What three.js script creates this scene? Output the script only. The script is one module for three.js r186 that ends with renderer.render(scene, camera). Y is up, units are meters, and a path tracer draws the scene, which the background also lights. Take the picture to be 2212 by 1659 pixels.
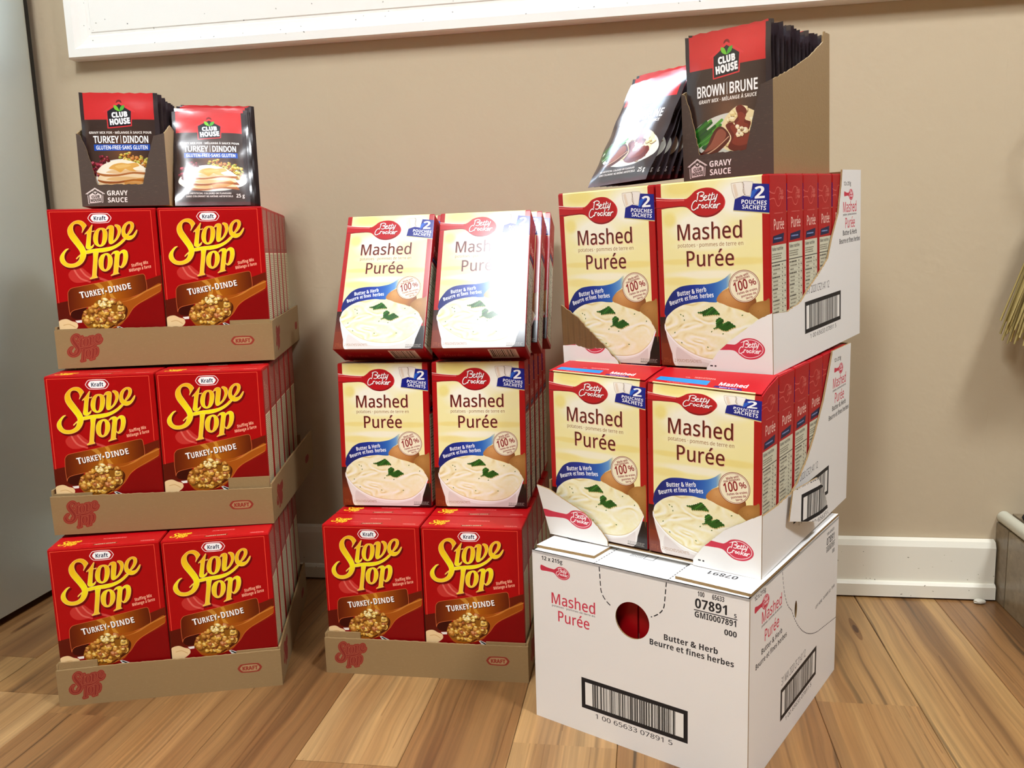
import * as THREE from 'three';
import { mergeGeometries } from 'three/addons/utils/BufferGeometryUtils.js';
import { RectAreaLightUniformsLib } from 'three/addons/lights/RectAreaLightUniformsLib.js';

// ---------------------------------------------------------------- camera, sky, lamps, exposure
RectAreaLightUniformsLib.init();
const scene = new THREE.Scene();
const renderer = new THREE.WebGLRenderer({ antialias: true });
renderer.toneMapping = THREE.LinearToneMapping;
renderer.toneMappingExposure = 1.68;
renderer.shadowMap.enabled = true;
const camera = new THREE.PerspectiveCamera(49.43, 4 / 3, 0.05, 50);
camera.rotation.order = 'YXZ';
camera.position.set(0, 0.5457, 1.3201);
camera.rotation.set(-0.155, 0.1635, -0.0312);
scene.add(camera);
scene.background = new THREE.Color().setRGB(6, 7.2, 8.8);   // overcast daylight outside the window
const LAMPS = [                                               // two ceiling fittings: x, z, width, length, radiance
  { x: -0.48, z: 1.82, w: 0.44, l: 0.70, power: 34, color: [0.945, 0.99, 1.03] },
  { x: 1.12, z: 1.22, w: 0.34, l: 0.34, power: 70, color: [0.945, 0.99, 1.03] },
];
const ROOM = { x0: -1.85, x1: 4.2, z1: 6.0, h: 2.45 };

// ---------------------------------------------------------------- helpers
let seed = 7;
const rnd = () => { seed = (seed * 1664525 + 1013904223) >>> 0; return seed / 4294967296; };
const rr = (a, b) => a + (b - a) * rnd();
const taken = new Map();
function numbered(n) { const k = taken.get(n) || 0; taken.set(n, k + 1); return k ? n + '_' + String(k).padStart(3, '0') : n; }
function shade(o) { o.traverse((c) => { if (c.isMesh) { c.castShadow = true; c.receiveShadow = true; } }); return o; }
function thing(name, label, category, group) {
  const o = new THREE.Group(); o.name = numbered(name); o.userData = { label, category };
  if (group) o.userData.group = group;
  scene.add(o); return o;
}
function part(name, geo, mat, parent, label) { const m = new THREE.Mesh(geo, mat); m.name = name; m.castShadow = m.receiveShadow = true; if (label) m.userData.label = label; parent.add(m); return m; }
function struct(name, geo, mat) { const m = geo ? new THREE.Mesh(geo, mat) : new THREE.Group(); m.name = name; m.userData = { kind: 'structure' }; m.castShadow = m.receiveShadow = true; scene.add(m); return m; }
function place(o, M) { M.decompose(o.position, o.quaternion, o.scale); return o; }
const V = (x, y, z) => new THREE.Vector3(x, y, z);
function frame(x, y, z, r = 0, p = 0, q = 0) { return new THREE.Matrix4().compose(V(x, y, z), new THREE.Quaternion().setFromEuler(new THREE.Euler(-p, r, q, 'YXZ')), V(1, 1, 1)); }
const ORD = ['first', 'second', 'third', 'fourth', 'fifth', 'sixth', 'seventh', 'eighth', 'ninth', 'tenth', 'eleventh', 'twelfth', 'thirteenth', 'fourteenth', 'fifteenth', 'sixteenth'];
// value noise
function hash(x, y, s) { let h = (x * 374761393 + y * 668265263 + s * 974634777) | 0; h = Math.imul(h ^ (h >>> 13), 1274126177); return ((h ^ (h >>> 16)) >>> 0) / 4294967296; }
function vnoise(x, y, s = 0) {
  const ix = Math.floor(x), iy = Math.floor(y), fx = x - ix, fy = y - iy, u = fx * fx * (3 - 2 * fx), v = fy * fy * (3 - 2 * fy);
  return (hash(ix, iy, s) * (1 - u) + hash(ix + 1, iy, s) * u) * (1 - v) + (hash(ix, iy + 1, s) * (1 - u) + hash(ix + 1, iy + 1, s) * u) * v;
}
const fbm = (x, y, s, n = 4) => { let a = 0, w = 0.5, t = 0; for (let i = 0; i < n; i++, w *= 0.5, x *= 2.03, y *= 2.03) { a += w * vnoise(x, y, s + i * 17); t += w; } return a / t; };

// ---------------------------------------------------------------- canvas art
const RED = '#ae040a', SANS = 'sans-serif', SERIF = 'serif';
function canvas(w, h) { const c = document.createElement('canvas'); c.width = Math.round(w); c.height = Math.round(h); return c; }
function tex(c, color = true) { const t = new THREE.CanvasTexture(c); if (color) t.colorSpace = THREE.SRGBColorSpace; t.magFilter = THREE.LinearFilter; t.anisotropy = 8; t.wrapS = t.wrapT = THREE.RepeatWrapping; return t; }
function art(wmm, hmm, ppm, fn) { const c = canvas(wmm * ppm, hmm * ppm), g = c.getContext('2d'); g.scale(c.width / wmm, c.height / hmm); g.lineJoin = g.lineCap = 'round'; fn(g, wmm, hmm); return tex(c); }
function curve(g, a, closed = true, k = 1) {               // smooth path through x,y pairs
  const n = a.length / 2, P = (i) => { i = closed ? (i + n) % n : Math.max(0, Math.min(n - 1, i)); return [a[2 * i], a[2 * i + 1]]; };
  g.moveTo(a[0], a[1]);
  for (let i = 0; i < (closed ? n : n - 1); i++) {
    const [x0, y0] = P(i - 1), [x1, y1] = P(i), [x2, y2] = P(i + 1), [x3, y3] = P(i + 2), t = k / 6;
    g.bezierCurveTo(x1 + (x2 - x0) * t, y1 + (y2 - y0) * t, x2 - (x3 - x1) * t, y2 - (y3 - y1) * t, x2, y2);
  }
  if (closed) g.closePath();
}
function fillCurve(g, a, color, k = 1) { g.beginPath(); curve(g, a, true, k); g.fillStyle = color; g.fill(); }
function poly(g, a, color) { g.beginPath(); for (let i = 0; i < a.length; i += 2) g.lineTo(a[i], a[i + 1]); g.closePath(); g.fillStyle = color; g.fill(); }
function stroke(g, a, color, w, closed = false, k = 1) { g.beginPath(); curve(g, a, closed, k); g.strokeStyle = color; g.lineWidth = w; g.stroke(); }
// text fitted to a width: left x, baseline y, size (cap height in mm / 0.714), width, angle, skew
function text(g, s, x, y, cap, width, color, { bold = true, rot = 0, skew = 0, font = SANS, center = false, outline } = {}) {
  const px = cap / 0.714; g.save(); g.translate(x, y); g.rotate(rot); g.transform(1, 0, -skew, 1, 0, 0);
  g.font = `${bold ? 'bold ' : ''}100px ${font}`; const m = g.measureText(s).width || 1, sy = px / 100, sx = width ? width / m : sy;
  g.scale(sx, sy); if (center) g.translate(-m / 2, 0);
  if (outline) { g.strokeStyle = outline[0]; g.lineWidth = outline[1]; g.strokeText(s, 0, 0); }
  g.fillStyle = color; g.fillText(s, 0, 0); g.restore();
}
function scribble(g, x, y, w, h, color, rows, seedv) {      // print too small to read: rows of short marks
  g.fillStyle = color; const rh = h / rows;
  for (let i = 0; i < rows; i++) for (let u = 0, k = 0; u < w - 0.5; k++) { const len = 0.6 + 2.2 * hash(i, k, seedv); if (u + len > w) break; g.fillRect(x + u, y + i * rh + rh * 0.25, len, rh * 0.5); u += len + 0.5; }
}
function barcode(g, x, y, w, h, sd, color = '#111') { g.fillStyle = color; for (let u = 0, k = 0; u < w; k++) { const b = 0.35 + 1.1 * Math.floor(hash(k, 1, sd) * 3) / 2; g.fillRect(x + u, y, Math.min(b, w - u), h); u += b + 0.4 + 0.9 * Math.floor(hash(k, 2, sd) * 3) / 2; } }
const T = {
  stS: [46.5, 20.2, 44.0, 16.5, 40.7, 14.2, 36.6, 13.7, 31.8, 15.1, 27.4, 18.3, 24.1, 22.5, 22.9, 27.0, 23.4, 31.8, 25.8, 37.2, 29.3, 42.6, 32.4, 47.4, 34.9, 51.8, 35.9, 55.5, 35.1, 59.0, 33.1, 63.6, 29.8, 66.8, 25.5, 68.3, 20.7, 68.1, 17.4, 65.8, 15.7, 61.7, 15.9, 57.5, 17.5, 54.0, 19.7, 51.2, 22.0, 49.1, 18.5, 49.9, 14.0, 54.1, 10.9, 58.4, 10.0, 62.6, 11.1, 66.7, 14.3, 70.4, 19.0, 72.7, 25.2, 73.0, 30.9, 71.6, 35.9, 68.7, 39.6, 64.4, 42.0, 59.5, 42.9, 55.3, 42.5, 51.2, 40.7, 46.4, 37.6, 41.0, 33.9, 34.9, 30.8, 29.5, 29.7, 25.5, 29.9, 22.0, 31.5, 18.9, 34.3, 17.7, 37.7, 18.4, 40.3, 21.1, 41.3, 25.1, 40.1, 29.3, 42.7, 25.8, 45.0, 22.3],
  stBar: [42.4, 52.4, 51.5, 50.4, 63.9, 49.2, 72.1, 48.1, 79.0, 45.8, 85.4, 42.0, 90.3, 37.8, 93.4, 38.4, 87.3, 44.5, 80.2, 49.2, 71.8, 52.7, 63.6, 54.3, 57.7, 54.5, 51.9, 54.7, 42.9, 56.1],
  stTip: [30.0, 61.9, 33.1, 58.7, 36.3, 56.2, 36.2, 58.3, 33.4, 59.8, 30.8, 62.3],
  stt: [53.0, 19.7, 53.7, 20.0, 52.2, 27.2, 55.7, 26.8, 54.5, 28.2, 51.7, 29.3, 49.1, 44.8, 49.6, 46.8, 51.8, 45.4, 53.4, 44.1, 52.3, 47.4, 49.5, 49.7, 46.7, 50.5, 44.3, 49.8, 43.2, 47.7, 43.8, 44.3, 46.2, 31.2, 43.6, 31.2, 44.2, 29.9, 47.4, 27.0, 51.2, 22.1],
  sto: [64.7, 23.7, 68.7, 24.8, 70.9, 28.4, 70.8, 33.9, 69.2, 40.1, 66.2, 45.0, 61.9, 47.3, 57.9, 46.9, 54.6, 43.9, 53.3, 39.2, 53.9, 33.7, 56.3, 28.2, 60.2, 24.5],
  stoh: [63.6, 25.6, 65.2, 26.9, 65.5, 30.6, 64.6, 37.5, 62.8, 43.7, 60.7, 45.3, 59.1, 43.8, 58.6, 40.4, 59.3, 34.2, 61.0, 28.0],
  stv: [70.0, 25.7, 72.6, 21.9, 76.1, 20.6, 78.8, 21.4, 79.7, 24.1, 79.2, 28.9, 77.4, 39.2, 77.7, 40.2, 80.9, 37.0, 83.6, 31.5, 84.2, 27.4, 83.0, 23.3, 81.1, 21.4, 81.5, 19.9, 84.6, 19.9, 87.5, 21.9, 88.3, 25.9, 87.0, 31.4, 84.0, 36.9, 79.3, 41.8, 74.7, 44.4, 72.4, 43.4, 71.8, 40.0, 72.6, 33.2, 73.7, 26.3, 73.5, 24.3, 72.1, 25.0],
  ste: [108.1, 27.1, 107.2, 30.8, 104.0, 35.7, 99.7, 38.9, 95.3, 39.5, 91.7, 37.7, 89.2, 34.4, 88.7, 29.3, 90.1, 23.8, 93.1, 19.4, 97.6, 16.5, 101.6, 16.4, 104.2, 18.4, 104.6, 22.1, 103.1, 26.2, 100.2, 30.3, 96.6, 33.8, 98.6, 34.3, 102.1, 33.4, 104.9, 30.2, 107.1, 27.4],
  steh: [99.5, 18.8, 100.5, 20.8, 99.8, 24.9, 96.9, 29.8, 94.6, 32.5, 93.2, 29.9, 93.6, 25.8, 95.6, 21.3, 97.8, 19.2],
  stT: [51.9, 54.3, 57.8, 54.2, 56.8, 59.0, 54.6, 72.2, 52.9, 83.3, 53.8, 85.7, 53.4, 86.8, 44.7, 88.5, 45.1, 87.1, 47.3, 84.9, 48.9, 75.8, 51.1, 61.9],
  sto2: [66.9, 55.9, 70.9, 56.8, 73.8, 60.5, 74.4, 65.3, 73.2, 70.9, 69.8, 76.2, 65.2, 78.9, 60.8, 78.2, 57.6, 74.2, 56.9, 68.7, 57.9, 63.1, 61.3, 58.2],
  sto2h: [66.8, 58.0, 68.4, 59.3, 68.8, 63.4, 68.0, 69.7, 66.4, 75.2, 64.6, 76.7, 63.0, 75.7, 62.5, 71.9, 63.2, 65.7, 64.9, 60.1],
  stp: [73.2, 58.1, 75.8, 54.6, 80.0, 52.9, 83.0, 53.7, 83.4, 55.1, 86.8, 52.6, 90.2, 51.9, 93.2, 54.1, 93.9, 59.2, 92.9, 64.7, 90.6, 70.3, 87.0, 74.2, 83.5, 75.3, 81.2, 73.3, 79.8, 80.3, 80.9, 82.0, 80.4, 82.3, 71.0, 84.8, 71.4, 83.7, 73.9, 81.2, 75.5, 71.5, 77.5, 61.1, 78.0, 57.6, 77.1, 56.3, 75.3, 57.0],
  stph: [85.6, 56.4, 87.3, 55.6, 88.2, 58.0, 87.9, 62.8, 86.2, 69.0, 84.0, 72.9, 82.0, 72.3, 81.8, 69.2, 82.8, 63.0, 83.8, 58.1],
  ribbon: [15.4, 106.1, 16.7, 102.9, 22.1, 99.2, 64.1, 91.7, 107.5, 83.9, 111.8, 84.7, 112.8, 87.8, 112.8, 105.1, 90.2, 114.3, 38.6, 124.5, 21.7, 127.7, 16.2, 131.4, 15.3, 134.3, 14.6, 120.2],
  curl: [15.7, 134.3, 16.9, 130.7, 21.7, 127.7, 37.2, 124.5, 31.1, 132.9, 29.3, 140.0, 19.5, 139.1],
  bandR: [112.6, 91.9, 129.6, 86.5, 129.5, 96.1, 112.8, 105.1],
  bandL: [-0.5, 118.7, 15.5, 115.9, 15.7, 134.3, 19.5, 139.8, 29.2, 140.8, -0.7, 142.1],
  spoon: [129.7, 96.1, 113.2, 105.0, 99.9, 111.8, 88.8, 114.0, 74.4, 114.9, 62.8, 114.0, 34.1, 129.2, 29.2, 140.8, 36.8, 153.2, 46.4, 156.6, 64.6, 153.6, 77.3, 148.5, 83.9, 141.1, 93.5, 128.8, 103.5, 121.4, 130.0, 107.1],
  pile: [29.3, 139.3, 34.2, 128.5, 43.5, 124.6, 48.8, 117.4, 56.6, 113.6, 64.7, 116.0, 72.9, 117.8, 80.3, 120.3, 84.7, 127.1, 82.2, 134.9, 77.0, 141.4, 67.6, 148.9, 53.5, 153.8, 46.6, 153.4, 37.0, 150.3, 31.1, 144.2],
  egg: [-1.5, 151.4, -0.4, 143.5, 3.3, 140.1, 10.4, 139.1, 16.5, 142.0, 22.7, 144.6, 22.6, 151.0, 11.2, 158.6, -1.0, 162.8],
  plateA: [20.8, 141.5, 29.2, 140.9, 29.0, 144.3, 23.4, 144.6],
  plateB: [71.3, 151.2, 74.4, 150.7, 84.2, 155.2, 83.6, 159.5, 77.4, 159.8],
  steam: [18.4, 82.5, 21.5, 77.5, 27.9, 74.1, 36.2, 74.2, 41.5, 78.9, 46.6, 84.2, 43.6, 89.2, 36.5, 92.3, 26.7, 92.6, 20.7, 88.7],
  mspoon: [-0.4, 13.3, 16.0, 15.9, 33.9, 17.1, 38.0, 16.5, 42.1, 13.8, 46.9, 9.9, 53.6, 7.8, 60.9, 7.4, 68.0, 8.9, 74.9, 13.2, 79.3, 18.3, 80.8, 23.1, 79.4, 28.3, 74.4, 33.3, 67.9, 36.5, 59.3, 37.7, 50.8, 36.1, 44.2, 32.1, 39.0, 27.5, 35.6, 25.7, 29.5, 25.0, 15.7, 25.4, -0.6, 25.6],
  bc0: [51.0, 11.7, 50.1, 15.0, 49.3, 19.1],
  bc1: [49.5, 12.8, 53.5, 11.2, 56.8, 12.2, 56.6, 14.5, 53.1, 15.5, 56.3, 16.6, 56.6, 19.0, 54.2, 20.5, 51.8, 20.0],
  bc2: [57.4, 17.9, 59.8, 17.0, 60.1, 15.8, 58.7, 15.5, 57.4, 17.4, 57.6, 19.7, 59.5, 20.1, 61.5, 19.1],
  bc3: [63.6, 14.2, 62.2, 18.8, 62.8, 20.1, 64.2, 19.4],
  bc4: [66.9, 13.2, 65.4, 18.8, 66.0, 20.0, 67.6, 19.3],
  bc5: [61.6, 15.8, 69.1, 14.7],
  bc6: [69.1, 16.3, 68.2, 18.7, 69.1, 19.6, 71.1, 17.7],
  bc7: [72.0, 15.1, 70.1, 20.6, 68.6, 22.5],
  bc8: [48.7, 20.6, 47.3, 19.7, 44.7, 21.5, 42.9, 25.3, 43.3, 28.5, 45.8, 29.1, 49.4, 26.9],
  bc9: [51.0, 24.0, 49.8, 27.7],
  bc10: [50.6, 25.3, 51.9, 24.0, 53.3, 24.3],
  bc11: [55.6, 24.5, 54.3, 26.1, 55.3, 27.8, 56.9, 26.3, 55.6, 24.5],
  bc12: [61.0, 25.2, 59.4, 24.6, 58.0, 26.4, 58.8, 28.0, 60.8, 27.2],
  bc13: [64.5, 20.9, 62.2, 28.2],
  bc14: [66.6, 24.6, 63.7, 26.4, 66.3, 28.5],
  bc15: [67.8, 26.9, 70.2, 25.9, 70.1, 25.0, 68.5, 25.1, 67.5, 27.0, 68.2, 28.5, 70.6, 27.6],
  bc16: [72.1, 25.1, 71.1, 28.8],
  bc17: [71.8, 26.5, 73.6, 24.8, 74.9, 24.9],
  packA: [87.5, 5.5, 99.1, 5.2, 101.3, 18.1, 91.3, 20.9, 88.6, 13.7],
  packB: [100.3, 4.8, 110.7, 5.9, 107.4, 19.1, 102.5, 18.2],
  tab: [110.4, 7.3, 128.3, 9.4, 127.7, 37.2, 89.4, 32.2, 91.2, 21.5, 100.0, 18.6, 108.0, 20.2],
  fold: [107.4, 21.7, 109.3, 14.7, 113.6, 12.2, 117.8, 13.1, 114.2, 15.6, 109.8, 21.9],
  swoosh: [7.1, 131.6, 9.7, 125.2, 17.1, 115.3, 26.6, 109.8, 39.5, 107.8, 57.4, 107.3, 69.8, 105.1, 78.5, 101.2, 85.7, 96.3, 82.5, 109.6, 74.5, 115.6, 68.5, 126.4, 52.4, 125.8, 29.7, 129.3, 7.5, 140.8],
  pot1: [68.9, 125.0, 73.1, 116.9, 82.5, 111.6, 95.9, 109.7, 109.5, 119.6, 112.1, 127.5, 105.0, 136.9, 95.4, 134.3, 81.3, 130.4],
  pot2: [104.3, 138.2, 109.3, 130.9, 116.2, 124.9, 122.9, 123.9, 128.9, 124.9, 129.4, 137.9, 122.6, 147.2, 113.1, 144.8],
  mash: [6.0, 148.0, 9.8, 141.5, 20.2, 135.0, 28.2, 129.3, 38.8, 129.6, 48.7, 126.1, 67.1, 126.1, 74.2, 128.4, 84.8, 132.4, 93.3, 133.7, 98.1, 137.6, 105.7, 138.5, 113.1, 144.8],
  leaf1: [46.1, 137.6, 51.3, 136.8, 58.1, 134.0, 63.3, 131.2, 66.8, 133.9, 71.8, 139.3, 63.8, 139.4, 51.9, 140.9, 53.5, 138.8],
  leaf2: [64.1, 154.9, 67.8, 153.1, 67.6, 145.5, 71.7, 142.7, 76.0, 145.4, 73.7, 150.2, 81.7, 146.6, 84.5, 148.6, 89.4, 151.9, 84.4, 153.7, 79.3, 156.6, 74.3, 156.0, 70.0, 153.4],
  rim: [6.1, 150.7, 8.1, 158.3, 23.2, 173.5, 47.7, 185.3, 78.6, 188.6, 100.2, 184.3, 115.9, 171.9, 122.8, 158.1],
  bowl: [6.1, 150.7, 7.9, 164.5, 13.5, 182.9, 20.7, 198.9, 107.5, 197.2, 115.6, 182.5, 122.7, 161.1],
  mashM: [6.1, 150.7, 8.7, 143.0, 18.4, 134.5, 31.0, 129.0, 49.7, 126.5, 71.2, 127.0, 83.4, 131.4, 95.5, 135.8, 106.1, 138.7, 115.1, 146.1, 121.0, 153.6, 122.8, 158.1],
  darkR: [113.7, 196.3, 122.7, 173.3, 125.4, 170.2, 125.2, 196.8],
  pot2M: [103.9, 135.7, 111.0, 127.3, 121.7, 124.9, 126.6, 125.6, 125.7, 170.2, 123.1, 159.6, 116.6, 146.1],
  darkL: [1.2, 143.1, 6.3, 144.6, 8.0, 161.4, 13.5, 182.9, 19.9, 198.9, 0.6, 198.5],
};
// ---- the two-line script name on the stuffing boxes (drawn in millimetres of the box front)
function stuffingName(g, paint) {
  const group = (outer, hole) => { g.beginPath(); for (const k of [].concat(outer)) curve(g, T[k], true, 0.9); for (const k of [].concat(hole || [])) curve(g, T[k], true, 0.9); paint(g); };
  group('stTip'); group('stBar'); group('stS'); group('stt'); group('sto', 'stoh'); group('stv'); group('ste', 'steh'); group('stT'); group('sto2', 'sto2h'); group('stp', 'stph');
}
function oval(g, x, y, rx, ry, cut = 0.45) {                 // elongated eight-sided badge
  g.beginPath(); g.moveTo(x - rx, y); g.quadraticCurveTo(x - rx * 0.86, y - ry * cut * 1.6, x - rx * 0.68, y - ry * 0.92); g.quadraticCurveTo(x, y - ry * 1.08, x + rx * 0.68, y - ry * 0.92);
  g.quadraticCurveTo(x + rx * 0.86, y - ry * cut * 1.6, x + rx, y); g.quadraticCurveTo(x + rx * 0.86, y + ry * cut * 1.6, x + rx * 0.68, y + ry * 0.92); g.quadraticCurveTo(x, y + ry * 1.08, x - rx * 0.68, y + ry * 0.92);
  g.quadraticCurveTo(x - rx * 0.86, y + ry * cut * 1.6, x - rx, y); g.closePath();
}
function inside(a, x, y) { let c = false; for (let i = 0, n = a.length / 2, j = n - 1; i < n; j = i++) if ((a[2 * i + 1] > y) !== (a[2 * j + 1] > y) && x < ((a[2 * j] - a[2 * i]) * (y - a[2 * i + 1])) / (a[2 * j + 1] - a[2 * i + 1]) + a[2 * i]) c = !c; return c; }
function crumbs(g, outline, n, size, tones, sd) {
  const xs = outline.filter((_, i) => !(i % 2)), ys = outline.filter((_, i) => i % 2), x0 = Math.min(...xs), x1 = Math.max(...xs), y0 = Math.min(...ys), y1 = Math.max(...ys);
  for (let i = 0, made = 0; made < n && i < n * 8; i++) {
    const x = x0 + (x1 - x0) * hash(i, 1, sd), y = y0 + (y1 - y0) * hash(i, 2, sd); if (!inside(outline, x, y)) continue; made++;
    const s = size * (0.6 + 0.8 * hash(i, 3, sd)), a = hash(i, 4, sd) * 3, pts = [], tone = tones[Math.floor(hash(i, 5, sd) * tones.length)];
    for (let k = 0; k < 6; k++) { const t = a + (k / 6) * Math.PI * 2, r = s * (0.65 + 0.5 * hash(i, 6 + k, sd)); pts.push(x + Math.cos(t) * r, y + Math.sin(t) * r * 0.85); }
    fillCurve(g, pts.map((v, k) => v + (k % 2 ? 0.42 : 0.2) * size), 'rgba(84,38,6,0.6)', 0.35); fillCurve(g, pts, tone[0], 0.35);
    fillCurve(g, pts.slice(2).map((v, k) => (k % 2 ? y + (v - y) * 0.62 - s * 0.22 : x + (v - x) * 0.7 - s * 0.16)), tone[1], 0.2);
  }
}
const stuffingFront = art(132.6, 200.1, 5.4, (g, w, h) => {
  g.fillStyle = RED; g.fillRect(0, 0, w, h);
  // lower field of a deeper ink, ribbon band behind
  poly(g, [0, 142, 29, 141, 60, 150, 90, 132, 104, 121, w, 106, w, h, 0, h], '#860307');
  poly(g, [0, 118.5, 16, 115.5, 16, 134, 19.5, 139.5, 30, 141, 0, 142.5], '#5e1206');
  poly(g, [112, 92, w, 85.5, w, 97, 112, 106], '#6a1c08');
  stroke(g, [104, 121.2, w, 107.6], '#8e2a10', 0.7);
  // thin frame line
  g.strokeStyle = '#f2523c'; g.lineWidth = 0.75; g.beginPath(); g.moveTo(3.1, 118); g.lineTo(3.1, 2.6); g.lineTo(126.6, 2.6); g.lineTo(126.6, 86); g.stroke();
  // rising vapour picture
  g.save(); g.globalAlpha = 0.32; fillCurve(g, T.steam, '#ff9a7a'); g.globalAlpha = 0.4; stroke(g, [26, 75, 29, 82, 34, 88, 44, 92], '#ffb39a', 2.2); stroke(g, [34, 76, 40, 84, 50, 90], '#ffb39a', 2); stroke(g, [54, 87, 62, 90, 68, 93], '#ffb39a', 3); g.restore();
  // ribbon
  fillCurve(g, T.ribbon, '#8f3c08', 0.55);
  g.save(); g.beginPath(); curve(g, T.ribbon, true, 0.55); g.clip();
  const gr = g.createLinearGradient(15, 0, 113, 0); gr.addColorStop(0, '#611a05'); gr.addColorStop(0.3, '#94460a'); gr.addColorStop(0.55, '#b4650f'); gr.addColorStop(0.8, '#8c3f08'); gr.addColorStop(1, '#611f05'); g.fillStyle = gr; g.fillRect(0, 80, w, 60);
  g.globalAlpha = 0.55; stroke(g, [46, 90, 56, 98, 60, 108, 56, 118], '#e8b04a', 5); stroke(g, [66, 89, 70, 98, 68, 108, 74, 118], '#e8b04a', 4); g.restore();
  stroke(g, T.ribbon, '#d06a3a', 0.6, true, 0.55);
  fillCurve(g, T.curl, '#3c0803', 0.7); stroke(g, [15.5, 134, 16.9, 130.7, 21.7, 127.7, 37, 124.6], '#d06a3a', 0.6);
  // spoon with the stuffing, egg and plate rim
  fillCurve(g, T.egg, '#f0cf9c'); stroke(g, [6, 147, 13, 146, 20, 150], '#d9ad74', 1); poly(g, T.plateA, '#f4efe8'); poly(g, T.plateB, '#e6e9e4'); poly(g, [73, 152, 75, 151.6, 84, 157, 83, 158.6], '#2c2622'); poly(g, [20, 160, 40, 160, 80, 160, 90, h, 0, h, 0, 168, 12, 162], '#e9dfcf');
  fillCurve(g, T.spoon, '#a85411', 0.7); fillCurve(g, [76, 120, 85, 125, 87, 132, 82, 142, 70, 150, 62, 153, 78, 140, 84, 130], '#4e1b06');
  g.save(); g.globalAlpha = 0.8; fillCurve(g, [w, 98, 113, 106.5, 100, 114, 88, 118, 80, 119, 92, 116, 112, 105, w, 96.6], '#d38a3c'); stroke(g, [130, 106.5, 104, 120.5, 94, 128, 84, 141, 66, 152.5], '#cf7a34', 0.8); g.restore();
  fillCurve(g, T.pile, '#8f5a16');
  crumbs(g, T.pile, 85, 3.7, [['#d9a23c', '#f3d27a'], ['#c98a2a', '#edc160'], ['#b8742a', '#e2aa5a'], ['#e6bc5a', '#fbe9a4'], ['#9c6420', '#cf9a44'], ['#a9592c', '#d99a68']], 11);
  crumbs(g, [48, 118, 56, 114, 66, 116, 74, 119, 70, 124, 52, 125], 14, 3.0, [['#e6c25e', '#fdf0b4'], ['#f0d27c', '#fff6cc']], 12);
  for (const [c, dx, dy] of [['#3a0c03', 0.7, 0.8], ['#ffffff', 0, 0]]) { g.save(); g.translate(30.2 + dx, 113.2 + dy); g.rotate(-0.172); text(g, 'T', 0, 0, 8.4, 6.4, c); text(g, 'URKEY', 6.2, 0, 7.5, 25.4, c); g.beginPath(); g.arc(33.4, -3.0, 1.3, 0, 7); g.fillStyle = c; g.fill(); text(g, 'D', 35.8, 0, 8.4, 6.8, c); text(g, 'INDE', 42.9, 0, 7.5, 22.8, c); g.restore(); }
  text(g, 'Stuffing Mix', 97, 74.4, 3.9, 21.6, '#ffc4a2', { rot: -0.19, skew: 0.12 }); text(g, 'Mélange à farce', 93.4, 80.8, 3.9, 28.6, '#ffc4a2', { rot: -0.18, skew: 0.12 });
  // badge
  oval(g, 63.3, 11.2, 14.2, 6.1); g.fillStyle = '#b00a12'; g.fill(); g.strokeStyle = '#fbe3e0'; g.lineWidth = 0.9; g.stroke(); oval(g, 63.3, 11.2, 11.2, 4.8); g.fillStyle = '#fff'; g.fill(); text(g, 'Kraft', 55.7, 13.8, 5.0, 15.2, '#0b1034');
  // name with its printed drop shade, then the lettering
  g.save(); g.translate(1.5, 2.2); g.globalAlpha = 0.55; stuffingName(g, () => { g.fillStyle = '#4a0003'; g.fill('evenodd'); g.strokeStyle = '#4a0003'; g.lineWidth = 1.6; g.stroke(); }); g.restore();
  const yl = g.createLinearGradient(0, 14, 0, 88); yl.addColorStop(0, '#f6b51c'); yl.addColorStop(0.22, '#f8c61e'); yl.addColorStop(0.5, '#fff21a'); yl.addColorStop(0.72, '#fbd324'); yl.addColorStop(1, '#fbc83a');
  stuffingName(g, () => { g.fillStyle = yl; g.fill('evenodd'); g.strokeStyle = '#fbdf7a'; g.lineWidth = 0.5; g.stroke(); });
});
const stuffingSide = art(46.6, 200.1, 4.2, (g, w, h) => {
  g.fillStyle = RED; g.fillRect(0, 0, w, h);
  g.fillStyle = '#a2584a'; g.fillRect(7, 3, w - 12, 56); for (let i = 0; i < 5; i++) { g.save(); g.translate(12 + i * 6, 54); g.rotate(-Math.PI / 2); text(g, 'STUFFING MIX FARCE'.slice(i, i + 11), 0, 0, 2.4, 40 - 3 * i, '#d9a58c'); g.restore(); }
  g.fillStyle = '#e9dfba'; g.fillRect(7, 60, w - 12, 132); scribble(g, 9, 62, w - 17, 96, '#8a7b58', 36, 5); g.fillStyle = '#5a4c34'; g.fillRect(7, 160, w - 12, 0.6); scribble(g, 9, 162, w - 17, 28, '#9a8a66', 9, 6);
});
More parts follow.
